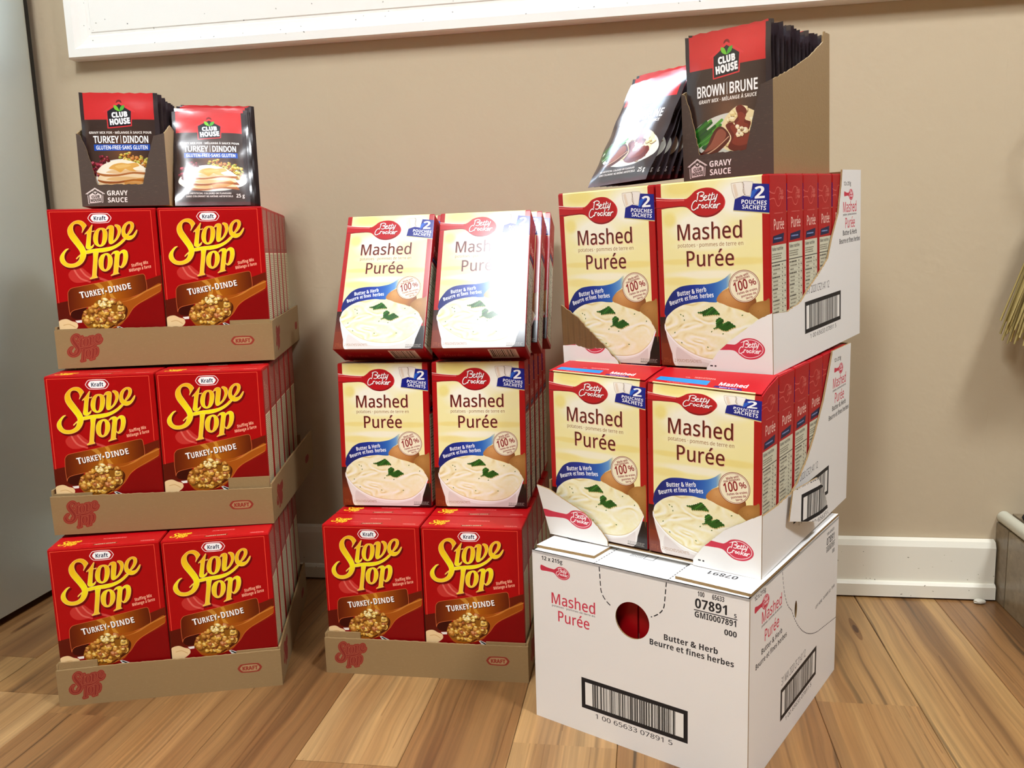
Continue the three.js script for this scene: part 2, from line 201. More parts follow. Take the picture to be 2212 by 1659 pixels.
const stuffingTop = art(132.6, 46.6, 4.2, (g, w, h) => {
  g.fillStyle = '#c00d14'; g.fillRect(0, 0, w, h);
  g.save(); g.translate(8, h - 8); g.scale(0.26, 0.28); g.translate(-10, -88); stuffingName(g, () => { g.fillStyle = '#f9d02a'; g.fill('evenodd'); g.strokeStyle = '#f9d02a'; g.lineWidth = 1.2; g.stroke(); }); g.restore();
  text(g, 'Stuffing Mix Farce', 35, h - 13, 1.9, 18, '#f08a7a', { bold: false }); poly(g, [52, h - 5.6, 80, h - 7.8, 80.4, h - 11.8, 52.4, h - 9.6], '#7c3408'); text(g, 'TURKEY·DINDE', 53.5, h - 6.6, 2.6, 25, '#f6d9c0', { rot: -0.07 });
  scribble(g, 58, h - 30, 30, 4, '#f0938a', 2, 8); scribble(g, 108, h - 11, 17, 3.6, '#f3a79c', 2, 9);
  g.strokeStyle = '#a50b10'; g.lineWidth = 0.4; g.strokeRect(0.6, 0.6, w - 1.2, h - 1.2);
});
const plainRed = art(40, 40, 4, (g, w, h) => { g.fillStyle = '#a00810'; g.fillRect(0, 0, w, h); scribble(g, 4, 5, 14, 12, '#c9544c', 6, 21); scribble(g, 22, 18, 14, 14, '#c9544c', 6, 22); });

// ---- mashed potato box
function bettyScript(g, color, wd) { for (let i = 0; i < 18; i++) stroke(g, T['bc' + i], color, wd * (i === 5 ? 0.7 : 1)); }
function spoonLogo(g, red, ink, detail) {
  fillCurve(g, T.mspoon, red, 0.9);
  if (detail) { g.save(); g.beginPath(); curve(g, T.mspoon, true, 0.9); g.clip(); stroke(g, [70, 10, 78, 16, 80.2, 22.5, 79, 28], '#e0505a', 0.7); stroke(g, [42, 31, 50, 35.2, 60, 36.8, 68, 35.4, 75, 31.5], '#7c0410', 1.4); stroke(g, [0, 16, 16, 17.7, 34, 18.6], '#ee8a84', 0.7); stroke(g, [0, 25, 15, 24.8, 30, 24.4, 36, 25.4], '#6d020c', 0.8); g.restore(); stroke(g, [0, 13.6, 16, 15.6, 34, 16.8], '#fff6ee', 0.8);
    g.save(); g.translate(0.5, 0.6); g.globalAlpha = 0.7; bettyScript(g, '#5a0209', 1.3); g.restore(); }
  bettyScript(g, ink, detail ? 1.15 : 1.3);
}
function serrate(a) { const out = []; for (let i = 0, n = a.length / 2; i < n; i++) { const x0 = a[2 * i], y0 = a[2 * i + 1], j = (i + 1) % n, x1 = a[2 * j], y1 = a[2 * j + 1], L = Math.hypot(x1 - x0, y1 - y0), m = Math.max(1, Math.round(L / 2.4)); for (let k = 0; k < m; k++) { const t = k / m, u = (k + 0.5) / m; out.push(x0 + (x1 - x0) * t, y0 + (y1 - y0) * t, x0 + (x1 - x0) * u + ((y0 - y1) / L) * -0.75, y0 + (y1 - y0) * u + ((x1 - x0) / L) * -0.75); } } return out; }
function mashPicture() {                                        // printed photograph of whipped potato
  const W = 484, H = 272, c = canvas(W, H), g = c.getContext('2d'), im = g.createImageData(W, H), hgt = (x, y) => { const a = fbm(x * 0.9, y * 1.1, 311, 2), b = fbm(x * 0.9 + 7, y * 1.1 + 3, 312, 2), q = fbm(x * 0.55 + a * 1.5, y * 0.8 + b * 1.5, 313, 2), e = Math.sin(q * 12 + a * 5); return 0.42 * e * e + 0.7 * a + 0.16 * fbm(x * 5, y * 5, 317, 2); };
  for (let y = 0; y < H; y++) for (let x = 0; x < W; x++) { const u = x / 110, v = y / 88, h = hgt(u, v), dx = hgt(u + 0.05, v) - h, dy = hgt(u, v + 0.05) - h; let t = Math.max(0, Math.min(1, 0.63 - 1.3 * dx - 1.7 * dy + 0.15 * (h - 0.5))); const a = [222, 198, 126], b = [248, 240, 192], e = [255, 253, 238], m = t < 0.5 ? a.map((k, i) => k + (b[i] - k) * t * 2) : b.map((k, i) => k + (e[i] - k) * (t - 0.5) * 2); im.data.set([m[0], m[1], m[2], 255], (y * W + x) * 4); }
  g.putImageData(im, 0, 0); return c;
}
const mashedFront = art(127.6, 197.5, 5.4, (g, w, h) => {
  g.fillStyle = '#b0060f'; g.fillRect(0, 0, w, h);
  g.fillStyle = '#faf1b0'; g.fillRect(6.8, 0, 113, 150);
  g.save(); g.beginPath(); g.rect(6.8, 0, 113, 150); g.clip();                 // printed cream clouds on the yellow ground
  for (const [x, y, rx, ry, c] of [[50, 46, 40, 22, '#fdfae6'], [95, 20, 34, 26, '#fdfbee'], [30, 6, 26, 10, '#f5e48c'], [16, 38, 10, 10, '#f5e690'], [100, 84, 40, 5, '#f5e592'], [24, 83, 26, 4, '#f5e592'], [60, 97, 60, 6, '#fdf8dc'], [24, 104, 26, 6, '#f6e798'], [108, 52, 20, 14, '#f9f0b4'], [60, 66, 46, 8, '#fdf7d2']]) { const q = g.createRadialGradient(0, 0, 0, 0, 0, 1); q.addColorStop(0, c); q.addColorStop(0.5, c); q.addColorStop(1, c + '00'); g.save(); g.translate(x, y); g.scale(rx, ry); g.fillStyle = q; g.fillRect(-1, -1, 2, 2); g.restore(); }
  g.restore();
  // dark table corners
  const dk = g.createLinearGradient(0, 140, 0, 170); dk.addColorStop(0, '#1c0506'); dk.addColorStop(1, '#6a2410'); g.fillStyle = dk; g.fillRect(0, 143, 40, h); g.fillStyle = '#170b0c'; g.fillRect(100, 165, 28, h); g.fillStyle = '#7a2c12'; g.fillRect(0, 172, 22, h);
  // swoosh
  const sw = g.createLinearGradient(8, 0, 86, 0); sw.addColorStop(0, '#0b1d6e'); sw.addColorStop(0.45, '#0d2f9a'); sw.addColorStop(0.75, '#2667c0'); sw.addColorStop(0.92, '#6aa0da'); sw.addColorStop(1, '#f3eab6'); g.beginPath(); curve(g, T.swoosh.concat(), true, 0.8); g.fillStyle = sw; g.fill(); poly(g, [7, 130, 30, 128, 66, 126, 60, 140, 7, 152], '#0b1d6e');
  // potatoes
  const po = (a, c0, c1, c2) => { fillCurve(g, a, c1, 0.9); g.save(); g.beginPath(); curve(g, a, true, 0.9); g.clip(); const x = (Math.min(...a.filter((_, i) => !(i % 2))) + 12), y = Math.min(...a.filter((_, i) => i % 2)) + 8, q = g.createRadialGradient(x, y, 2, x + 6, y + 8, 34); q.addColorStop(0, c0); q.addColorStop(0.45, c1); q.addColorStop(1, c2); g.fillStyle = q; g.fillRect(50, 90, 90, 100); for (let i = 0; i < 60; i++) { g.fillStyle = 'rgba(80,40,8,0.35)'; g.fillRect(66 + 62 * hash(i, 1, 3), 108 + 60 * hash(i, 2, 3), 0.6, 0.5); } g.restore(); };
  po(T.pot1, '#d9a064', '#b9793c', '#5c2a10'); po(T.pot2M, '#b98546', '#9a682e', '#4c2a12');
  // bowl and mash
  fillCurve(g, T.bowl.concat([123, 157, 110, 150, 60, 146, 14, 148]), '#f1ece8', 0.5); fillCurve(g, [20, 176, 40, 188, 60, 193, 80, 193, 100, 188, 112, 178, 106, 198, 24, 198], '#e2d8d4', 0.6);
  const mash = T.mashM.concat(T.rim.slice().reduce((r, _, i, a) => (i % 2 ? r : r.concat(a[a.length - 2 - i], a[a.length - 1 - i])), []));
  fillCurve(g, mash, '#f3e6b4', 0.8); g.save(); g.beginPath(); curve(g, mash, true, 0.8); g.clip();
  g.drawImage(mashPicture(), 4, 124, 121, 68);
  g.globalAlpha = 1; for (const [x, y] of [[26, 140], [29, 141.5], [30, 146], [62, 158], [75, 160], [97, 140], [112, 148], [26, 171], [57, 175], [88, 175], [18, 160]]) { g.fillStyle = '#4c6a1c'; g.beginPath(); g.ellipse(x, y, 0.9, 0.55, x, 0, 7); g.fill(); } g.restore();
  stroke(g, T.rim, '#e3d2a4', 1.4); stroke(g, T.rim.map((v, i) => v + (i % 2 ? 1.2 : 0)), '#ffffff', 1.6);
  for (const k of ['leaf1', 'leaf2']) { const lf = serrate(T[k]); poly(g, lf.map((v, i) => v + (i % 2 ? 1 : 0.5)), '#c9b878'); poly(g, lf, '#1f5a16'); g.save(); g.beginPath(); for (let i = 0; i < lf.length; i += 2) g.lineTo(lf[i], lf[i + 1]); g.clip(); const x = T[k][6], y = T[k][7]; for (let i = 0; i < 5; i++) stroke(g, [x - 12 + i * 5, y + 8, x - 6 + i * 5, y + 3, x + i * 4, y - 1], i % 2 ? '#3c8428' : '#143d0e', 0.9); g.restore(); }
  // seal
  g.beginPath(); g.arc(99.6, 110, 16.6, 0, 7); g.fillStyle = '#fbf3d6'; g.fill(); g.strokeStyle = '#7a1c14'; g.lineWidth = 0.55; g.stroke(); g.beginPath(); g.arc(99.6, 110, 15.4, 0, 7); g.lineWidth = 0.35; g.stroke();
  text(g, 'Made with', 91, 102.2, 2.4, 14.4, '#7c1410', { rot: -0.3, bold: false, outline: ['#7c1410', 4] }); text(g, 'real potatoes', 88, 105.6, 2.4, 18.6, '#7c1410', { rot: -0.28, bold: false, outline: ['#7c1410', 4] });
  text(g, '100', 88.4, 116.2, 9.4, 16.4, '#8e0c12', { rot: -0.3, skew: 0.12, bold: false, outline: ['#8e0c12', 5] }); text(g, '%', 105.4, 109.6, 6.2, 8, '#8e0c12', { rot: -0.25, bold: false, outline: ['#8e0c12', 3] });
  text(g, 'Faites de vraies', 92, 118.9, 2.3, 22.4, '#7c1410', { rot: -0.25, bold: false, outline: ['#7c1410', 4] }); text(g, 'pommes de', 96.4, 121.6, 2.3, 16.6, '#7c1410', { rot: -0.25, bold: false, outline: ['#7c1410', 4] }); text(g, 'terre', 101.6, 123.5, 2.3, 7.4, '#7c1410', { rot: -0.25, bold: false, outline: ['#7c1410', 4] });
  // pouches and tab
  poly(g, T.packA, '#f6efe4'); poly(g, [89, 7, 92, 20, 95, 18, 92, 6], '#ead9c4'); poly(g, T.packB, '#f3ede6'); stroke(g, T.packA, '#b5997c', 0.4, true, 0.2); stroke(g, T.packB, '#a99', 0.35, true, 0.2); stroke(g, [99.4, 5, 101, 8, 100, 14, 102, 18], '#6e5a4c', 0.4);
  poly(g, T.tab.map((v, i) => v + (i % 2 ? 1.1 : -0.3)), '#d8cd90'); poly(g, [110.4, 7.3, w, 9.3, w, 37.2, 89.4, 32.2, 91.2, 21.5, 100, 18.6, 108, 20.2], '#0a1a86'); poly(g, T.fold, '#1f5cc8');
  text(g, '2', 111.4, 22.4, 11.9, 12, '#fff'); text(g, 'POUCHES', 97.4, 26.2, 4.1, 27.4, '#fff', { rot: 0.115 }); text(g, 'SACHETS', 98.4, 31.2, 4.1, 25.6, '#fff', { rot: 0.125 });
  spoonLogo(g, '#bd0f1c', '#ffffff', true);
  for (const [c, d] of [['#f0b9a0', 0.7], ['#5a0a0a', 0]]) { text(g, 'Mashed', 23.2 + d, 60 + d, 16.4, 76.6, c, { bold: false, outline: [c, 1.0] }); text(g, 'Purée', 33.4 + d, 88 + d, 16.2, 56.6, c, { bold: false, outline: [c, 1.0] }); }
  text(g, 'potatoes · pommes de terre en', 24.8, 67.8, 4.1, 75, '#9a6a3c', { bold: false });
  text(g, 'Butter & Herb', 22.6, 120.2, 5.0, 35.4, '#fff', { rot: -0.15 });
  g.save(); g.translate(13.4, 130.6); g.rotate(-0.33); text(g, 'Beurre', 0, 0, 4.9, 17.6, '#fff'); g.restore(); g.save(); g.translate(31.6, 125); g.rotate(-0.17); text(g, 'et fines', 0, 0, 4.9, 16, '#fff'); g.restore(); text(g, 'herbes', 49.4, 122.2, 4.9, 16.4, '#fff', { rot: -0.08 });
  text(g, '215 g', 3, 193, 4.4, 9, '#a2542c', { bold: false }); text(g, '2 POUCHES/SACHETS', 16.4, 192.6, 3.4, 32.6, '#b08a6c', { bold: false });
  scribble(g, 102.4, 190.6, 21.4, 4.4, '#9c9890', 3, 41); poly(g, [102, 194.6, 124, 194.6, 124, 195.2, 102, 195.2], '#55504a');
});
const mashedSide = art(47, 197.5, 4.6, (g, w, h) => {
  g.fillStyle = '#b4161f'; g.fillRect(0, 0, w, h);
  g.save(); g.translate(-2, 8); g.scale(0.42, 0.62); stroke(g, T.mspoon, '#d9665e', 1.4, true); g.translate(20, -2); bettyScript(g, '#d0625a', 1.6); g.restore();
  scribble(g, 12, 37.4, 24, 1.6, '#d0726a', 1, 51); text(g, 'Purée', 9.6, 54.6, 10.4, 29, '#efc9bc', { bold: false, outline: ['#efc9bc', 2] });
  poly(g, [8, 61, 38, 58.6, 36, 67, 6.6, 68], '#101a4a'); scribble(g, 11, 62, 22, 3, '#8ea2d6', 1, 52);
  g.fillStyle = '#d9d8c2'; g.fillRect(3.4, 70, w - 6.8, 122); text(g, 'Valeur nutritive', 5, 75.6, 3.6, 30, '#33302a'); scribble(g, 5, 78, 26, 7, '#76725f', 3, 53); g.fillStyle = '#33302a'; g.fillRect(3.4, 87, w - 6.8, 0.9);
  for (let i = 0; i < 25; i++) { const y = 89 + i * 4; g.fillStyle = '#9a9684'; g.fillRect(3.4, y + 3.6, w - 6.8, 0.25); scribble(g, 5 + (i % 3 ? 2 : 0), y, 9 + 12 * hash(i, 1, 54), 3.4, i % 3 ? '#837e6c' : '#3c3830', 1, 55 + i); g.fillStyle = '#7d7866'; if (i % 2) g.fillRect(w - 9, y + 0.9, 4, 1.6); g.fillRect(w - 16, y + 0.9, 3, 1.5); if (i === 15) { g.fillStyle = '#33302a'; g.fillRect(3.4, y + 3.4, w - 6.8, 0.9); } }
});
const mashedTop = art(127.6, 47, 4.6, (g, w, h) => {
  g.fillStyle = '#bb121d'; g.fillRect(0, 0, w, h); g.fillStyle = '#f3e6a4'; g.fillRect(6.8, h - 2.6, 113, 2.6);
  poly(g, [7, h - 8, 66, h - 7, 66, h - 17, 8.4, h - 17], '#1f86cf'); scribble(g, 22, h - 6.2, 26, 1.4, '#e7a59c', 1, 61); scribble(g, 46, h - 24, 24, 4, '#e7a59c', 2, 62); scribble(g, 36, h - 22, 6, 2, '#e7a59c', 1, 63);
  text(g, 'Mashed', 77, h - 9.6, 6.6, 31, '#fff', { bold: false, outline: ['#fff', 4] }); poly(g, [75, h - 8, 103, h - 7, 105, h - 3.6, 74, h - 4.4], '#2b1470'); text(g, 'Butter & Herb', 80, h - 4.8, 2, 19, '#d8cdf0');
});
const mashedBottom = art(127.6, 47, 4.6, (g, w, h) => { g.fillStyle = '#9c0b16'; g.fillRect(0, 0, w, h); text(g, 'Purée', 12, 32, 10, 30, '#c9544e', { bold: false }); g.beginPath(); g.arc(58, 20, 4, 0, 7); g.strokeStyle = '#c9544e'; g.lineWidth = 0.9; g.stroke(); g.fillStyle = '#f0e0d8'; g.fillRect(76, 6, 38, 36); barcode(g, 78, 8, 34, 28, 66); });

// ---- foil pouches
function houseLogo(g, x, y, s, line, fill, ink, leaves) {     // x, y: middle of the foot; s: width
  g.save(); g.translate(x, y); g.scale(s / 40, s / 40);
  const body = [-18, 2, 17, -1.5, 18.6, -24, 0, -36, -18.6, -24]; poly(g, body, fill); g.beginPath(); for (let i = 0; i < body.length; i += 2) g.lineTo(body[i], body[i + 1]); g.closePath(); g.strokeStyle = line; g.lineWidth = 1.7; g.stroke(); g.beginPath(); g.moveTo(-22.4, -23); g.lineTo(0, -37.5); g.lineTo(22.4, -23); g.lineWidth = 2.2; g.stroke();
  if (leaves) { fillCurve(g, [0, -24, -6.5, -27, -7.6, -33, -2.5, -31], '#74c236'); fillCurve(g, [0.4, -24, 6.5, -27, 8, -33, 2.6, -31], '#4fa838'); } else { fillCurve(g, [0, -25, -5, -27, -6, -31, -2, -30], line); fillCurve(g, [0, -25, 5, -27, 6, -31, 2, -30], line); }
  text(g, 'CLUB', -11.5, -14, 7.6, 24, ink, { rot: -0.08, outline: [ink, 8] }); text(g, 'HOUSE', -15, -2.6, 8.6, 31, ink, { rot: -0.09, outline: [ink, 8] }); g.restore();
}
const PW = 96, PH = 143;
function pouchBase(g) {
  g.fillStyle = '#3a2a26'; g.fillRect(0, 0, PW, PH); const q = g.createRadialGradient(48, 76, 4, 48, 76, 50); q.addColorStop(0, '#6b4630'); q.addColorStop(1, '#3a2a2600'); g.fillStyle = q; g.fillRect(0, 30, PW, 90);
  g.fillStyle = '#cf2e30'; g.fillRect(4.6, 0, PW - 10.2, 34); g.fillStyle = '#33292c'; g.fillRect(0, 0, 4.6, PH); g.fillRect(PW - 5.6, 0, 5.6, PH); g.fillStyle = '#4a1c1c'; g.fillRect(0, PH - 5, PW, 5);
  g.beginPath(); g.arc(48, 12, 3.4, Math.PI, 0); g.lineTo(51.4, 17); g.lineTo(44.6, 17); g.closePath(); g.fillStyle = '#7a1216'; g.fill(); houseLogo(g, 48, 43, 33, '#d8343a', '#1b1d26', '#ffffff', true);
  text(g, 'NO ARTIFICIAL COLOURS OR FLAVOURS', 14, 127.4, 2.4, 58, '#e9e2dc'); text(g, 'SANS COLORANT NI ARÔME ARTIFICIELS', 14, 131.6, 2.4, 60, '#e9e2dc'); text(g, '25 g', 78, 132, 5, 11, '#f3ece6', { bold: false, outline: ['#f3ece6', 3] });
}
const turkeyFront = art(PW, PH, 5, (g) => {
  pouchBase(g); text(g, 'GRAVY MIX FOR · MÉLANGE À SAUCE POUR', 9, 52, 3.1, 77, '#f4efe9'); text(g, 'TURKEY', 14, 63.4, 8.4, 31, '#ffffff', { bold: false, outline: ['#fff', 5] }); g.fillStyle = '#fff'; g.fillRect(47.4, 54, 0.6, 10); text(g, 'DINDON', 50, 63.4, 8.4, 32, '#ffffff', { bold: false, outline: ['#fff', 5] });
  g.fillStyle = '#1d4fb4'; g.fillRect(14, 65.4, 69, 8); text(g, 'GLUTEN-FREE·SANS GLUTEN', 16.4, 71.8, 4.6, 64, '#fff', { bold: false, outline: ['#fff', 4] });
  fillCurve(g, [6, 105, 20, 90, 48, 84, 76, 88, 92, 104, 88, 114, 70, 121, 48, 123, 24, 121, 9, 114], '#f2efe6'); stroke(g, [9, 113, 24, 120, 48, 122, 70, 120, 88, 113], '#c9cdbd', 1.2);
  crumbs(g, [40, 80, 56, 76, 74, 80, 88, 90, 91, 104, 84, 108, 70, 96, 54, 88], 95, 2.3, [['#d9b53e', '#f4e08c'], ['#c99c30', '#ecce6e'], ['#8f9a34', '#c3c765'], ['#b4662a', '#dd9c5c']], 71);
  crumbs(g, [6, 88, 14, 82, 26, 80, 34, 84, 30, 92, 20, 104, 10, 106, 6, 98], 26, 3.2, [['#5a0f22', '#a8364a'], ['#741528', '#c9606e'], ['#3f0a18', '#7c2234']], 72);
  for (const [y, c, e] of [[116, '#f0d2a4', '#a8602e'], [109, '#f3dab2', '#9c5226'], [100, '#fbf0dc', '#b06a36']]) { const k = (y - 100) / 16; fillCurve(g, [15, y + 2, 22, y - 7, 34, y - 12 + 3 * k, 50, y - 14 + 4 * k, 66, y - 9, 80, y + 1, 82, y + 5, 60, y + 3, 40, y + 6, 24, y + 6], e, 0.7); fillCurve(g, [15, y, 22, y - 8, 34, y - 13 + 3 * k, 50, y - 15 + 4 * k, 66, y - 10.4, 79, y - 1, 78, y + 1.4, 60, y + 0.6, 40, y + 3.4, 24, y + 3], c, 0.7); g.save(); g.globalAlpha = 0.55; fillCurve(g, [26, y + 1, 34, y - 2, 50, y - 2.5, 66, y - 1, 74, y, 60, y + 0.4, 40, y + 3], '#d79a52', 0.7); g.restore(); }
  g.save(); g.globalAlpha = 0.85; fillCurve(g, [30, 96, 36, 91, 46, 89, 54, 90, 64, 89, 68, 93, 60, 96, 64, 100, 56, 99, 50, 97, 44, 101, 38, 98], '#e0a040', 0.8); g.globalAlpha = 0.6; fillCurve(g, [38, 93, 48, 91, 58, 92, 52, 94.5, 42, 96], '#f4cf84', 0.8); fillCurve(g, [48, 112, 60, 110, 72, 108, 76, 112, 62, 118, 50, 119], '#c77a28', 0.8); g.restore();
});
const brownFront = art(PW, PH, 5, (g) => {
  pouchBase(g); text(g, 'BROWN', 13, 61, 10.4, 33, '#fff', { bold: false, outline: ['#fff', 5] }); g.fillStyle = '#fff'; g.fillRect(48, 49.6, 0.6, 12); text(g, 'BRUNE', 50.6, 61, 10.4, 32, '#fff', { bold: false, outline: ['#fff', 5] }); text(g, 'GRAVY MIX · MÉLANGE À SAUCE', 15, 67.4, 3.6, 66, '#f4efe9', { skew: 0.1 });
  fillCurve(g, [4, 102, 16, 88, 46, 80, 80, 84, 94, 98, 90, 112, 70, 121, 44, 122, 18, 117], '#dcdcd0');
  for (let i = 0; i < 26; i++) { const x = 8 + 20 * hash(i, 1, 81), y = 92 + 18 * hash(i, 2, 81); stroke(g, [x - 6, y + 4, x + 4, y - 1, x + 14, y - 7], ['#2f7a22', '#1d5a1a', '#57a334', '#174a20'][i % 4], 3); }
  const mm = [38, 106, 42, 90, 50, 80, 62, 74, 72, 78, 82, 84, 86, 92, 84, 106, 78, 116, 60, 118, 46, 116]; fillCurve(g, mm, '#f2e2ae'); crumbs(g, mm, 46, 3.4, [['#f0dfa8', '#fff6d2'], ['#e7cf8c', '#faecb8']], 82);
  for (const a of [[58, 76, 64, 74, 70, 80, 68, 88, 74, 92, 70, 100, 62, 98, 56, 90, 60, 84], [46, 92, 54, 90, 58, 98, 70, 104, 80, 100, 84, 106, 78, 116, 60, 119, 48, 114, 52, 104]]) { fillCurve(g, a, '#6e1f16'); fillCurve(g, a.map((v, i) => (i % 2 ? 98 : 64) + (v - (i % 2 ? 98 : 64)) * 0.72), '#8a3222'); }
  crumbs(g, [54, 92, 60, 92, 66, 98, 72, 96, 70, 102, 58, 102], 10, 2.6, [['#f4e6b6', '#fffae0']], 84);
  fillCurve(g, [14, 118, 22, 112, 32, 96, 40, 92, 48, 98, 50, 106, 38, 116, 26, 121], '#5a1c14'); fillCurve(g, [20, 115, 28, 108, 35, 97, 41, 94.6, 46, 99, 44, 105, 32, 113], '#96503c'); stroke(g, [20, 119, 34, 113, 49, 103], '#d9a884', 1.1);
});
const pouchBack = art(PW, PH, 3, (g) => { g.fillStyle = '#2c2429'; g.fillRect(0, 0, PW, PH); g.fillStyle = '#3a3236'; g.fillRect(46, 0, 5, PH); scribble(g, 8, 40, 34, 80, '#77707a', 26, 91); scribble(g, 54, 40, 34, 80, '#77707a', 26, 92); });

// ---- cartons, trays, white cases
function kraftFill(g, w, h, base, sd) { g.fillStyle = base; g.fillRect(0, 0, w, h); for (let i = 0; i < 900; i++) { g.globalAlpha = 0.1 + 0.12 * hash(i, 4, sd); g.fillStyle = hash(i, 3, sd) > 0.5 ? '#e2c294' : '#6c4c28'; g.fillRect(w * hash(i, 1, sd), h * hash(i, 2, sd), 0.5 + 3.5 * hash(i, 5, sd), 0.22); } g.globalAlpha = 1; }
const kraft = art(120, 120, 6, (g, w, h) => kraftFill(g, w, h, '#977a50', 101));
const trayFront = art(272, 50, 6, (g, w, h) => {
  kraftFill(g, w, h, '#977a50', 102);
  g.save(); g.translate(14, 6.2); g.scale(0.43, 0.46); g.translate(-10, -13);
  stuffingName(g, () => { g.fillStyle = '#94301c'; g.fill(); g.strokeStyle = '#94301c'; g.lineWidth = 9; g.stroke(); }); stuffingName(g, () => { g.strokeStyle = '#c07a54'; g.lineWidth = 0.9; g.stroke(); g.fillStyle = '#8a2416'; g.fill('evenodd'); }); g.restore();
  oval(g, 233, 22, 15.4, 6.2); g.fillStyle = '#94301c'; g.fill(); oval(g, 233, 22, 12.4, 4.6); g.fillStyle = '#b08c60'; g.fill(); text(g, 'KRAFT', 223.4, 24.6, 5.0, 19.4, '#94301c', { outline: ['#94301c', 6] });
});
const traySide = art(292, 50, 4, (g, w, h) => { kraftFill(g, w, h, '#977a50', 103); g.save(); g.translate(22, 8); g.scale(0.4, 0.42); g.translate(-10, -13); stuffingName(g, () => { g.fillStyle = '#8a2a18'; g.fill(); g.strokeStyle = '#8a2a18'; g.lineWidth = 8; g.stroke(); }); g.restore(); oval(g, 240, 24, 15, 6); g.fillStyle = '#8a2a18'; g.fill(); });
function cartonFront(w, h) { return art(w, h, 6, (g) => { kraftFill(g, w, h, '#4a3a30', 104); houseLogo(g, 17, h - 4.4, 20, '#e2d6d0', '#4a3a30', '#e2d6d0', false); g.save(); houseLogo(g, 17, h - 4.4, 17, '#4a3a30', '#e2d6d0', '#4a3a30', false); g.restore(); text(g, 'GRAVY', 31, h - 13.6, 6.2, 26, '#f6efe9'); text(g, 'SAUCE', 31.4, h - 4.8, 6.2, 25, '#f6efe9'); }); }
const WHITE = '#f3f1ee', PINK = '#d2314a';
function whiteFill(g, w, h, sd) { g.fillStyle = WHITE; g.fillRect(0, 0, w, h); for (let i = 0; i < 220; i++) { g.globalAlpha = 0.12; g.fillStyle = hash(i, 3, sd) > 0.5 ? '#c9c4bc' : '#ffffff'; g.fillRect(w * hash(i, 1, sd), h * hash(i, 2, sd), 1 + 3 * hash(i, 4, sd), 0.25); } g.globalAlpha = 1; }
function pinkSpoon(g, x, y, s, sx = 1) { g.save(); g.translate(x, y); g.scale(s * sx, s); g.translate(0, -22); spoonLogo(g, PINK, '#ffffff', false); stroke(g, [46, 14, 54, 10.4, 62, 9.8, 70, 12.4, 76, 17.4, 78, 23, 76, 28, 70, 32.6, 60, 35, 52, 34, 46, 30], '#ffffff', 0.8); g.restore(); }
function caseBarcode(g, x, y, w, h, cap, sd) { g.fillStyle = '#111118'; g.fillRect(x, y, w, h); g.fillStyle = '#f7f5f0'; const b = h * 0.13; g.fillRect(x + b, y + b, w - 2 * b, h - 2 * b); barcode(g, x + w * 0.11, y + b, w * 0.78, h - 2 * b, sd); text(g, '1 00 65633 07891 5', x + w * 0.13, y + h + cap * 1.5, cap, w * 0.74, '#17171c', { bold: false }); }
const caseFront = art(259.6, 207.1, 5, (g, w, h) => {           // x from the left edge, y from the top: X = 129.8 + x, Y = 207.1 - y
  whiteFill(g, w, h, 111); const X = (x) => 129.8 + x, Y = (y) => 207.1 - y;
  text(g, '12 x 215g', X(-117), Y(194.4), 4.6, 29, '#17171c'); pinkSpoon(g, X(-117.6), Y(183.6), 0.485, 1);
  text(g, 'Mashed', X(-105.6), Y(145.4), 12.4, 61, PINK, { bold: false, outline: [PINK, 1.5] }); text(g, 'potatoes · pommes de terre en', X(-104), Y(141.8), 2.4, 58, '#4c4048', { bold: false }); text(g, 'Purée', X(-97), Y(125.6), 12.2, 44, PINK, { bold: false, outline: [PINK, 1.5] });
  text(g, 'Butter & Herb', X(37), Y(138), 6.4, 61, '#17171c'); text(g, 'Beurre et fines herbes', X(20.4), Y(128.8), 6.4, 94.4, '#17171c');
  text(g, '100', X(75.4), Y(194.4), 5, 7.6, '#17171c'); text(g, '65633', X(91), Y(194.4), 5, 13, '#17171c'); text(g, '07891', X(72.4), Y(181.6), 10, 36.4, '#17171c'); text(g, '5', X(114), Y(180.6), 4, 3, '#17171c'); g.fillStyle = '#17171c'; g.fillRect(X(71.6), Y(179.6), 46, 0.9); text(g, 'GMI0007891', X(72), Y(171.6), 6.4, 45.6, '#17171c'); text(g, '000', X(104), Y(160.6), 6, 13.4, '#17171c');
  caseBarcode(g, X(-65.6), Y(66.6), 130.6, 36.4, 5.4, 113);
  g.strokeStyle = '#17171c'; g.lineWidth = 1.15; g.setLineDash([4.6, 3.4]); g.beginPath(); g.moveTo(X(-40.4), Y(209)); g.lineTo(X(-38.2), Y(176)); g.quadraticCurveTo(X(-36.5), Y(166), X(-24.3), Y(159.2)); g.moveTo(X(41.6), Y(209)); g.lineTo(X(38.4), Y(176)); g.quadraticCurveTo(X(37), Y(166), X(23.2), Y(159.4)); g.stroke(); g.setLineDash([]);
});
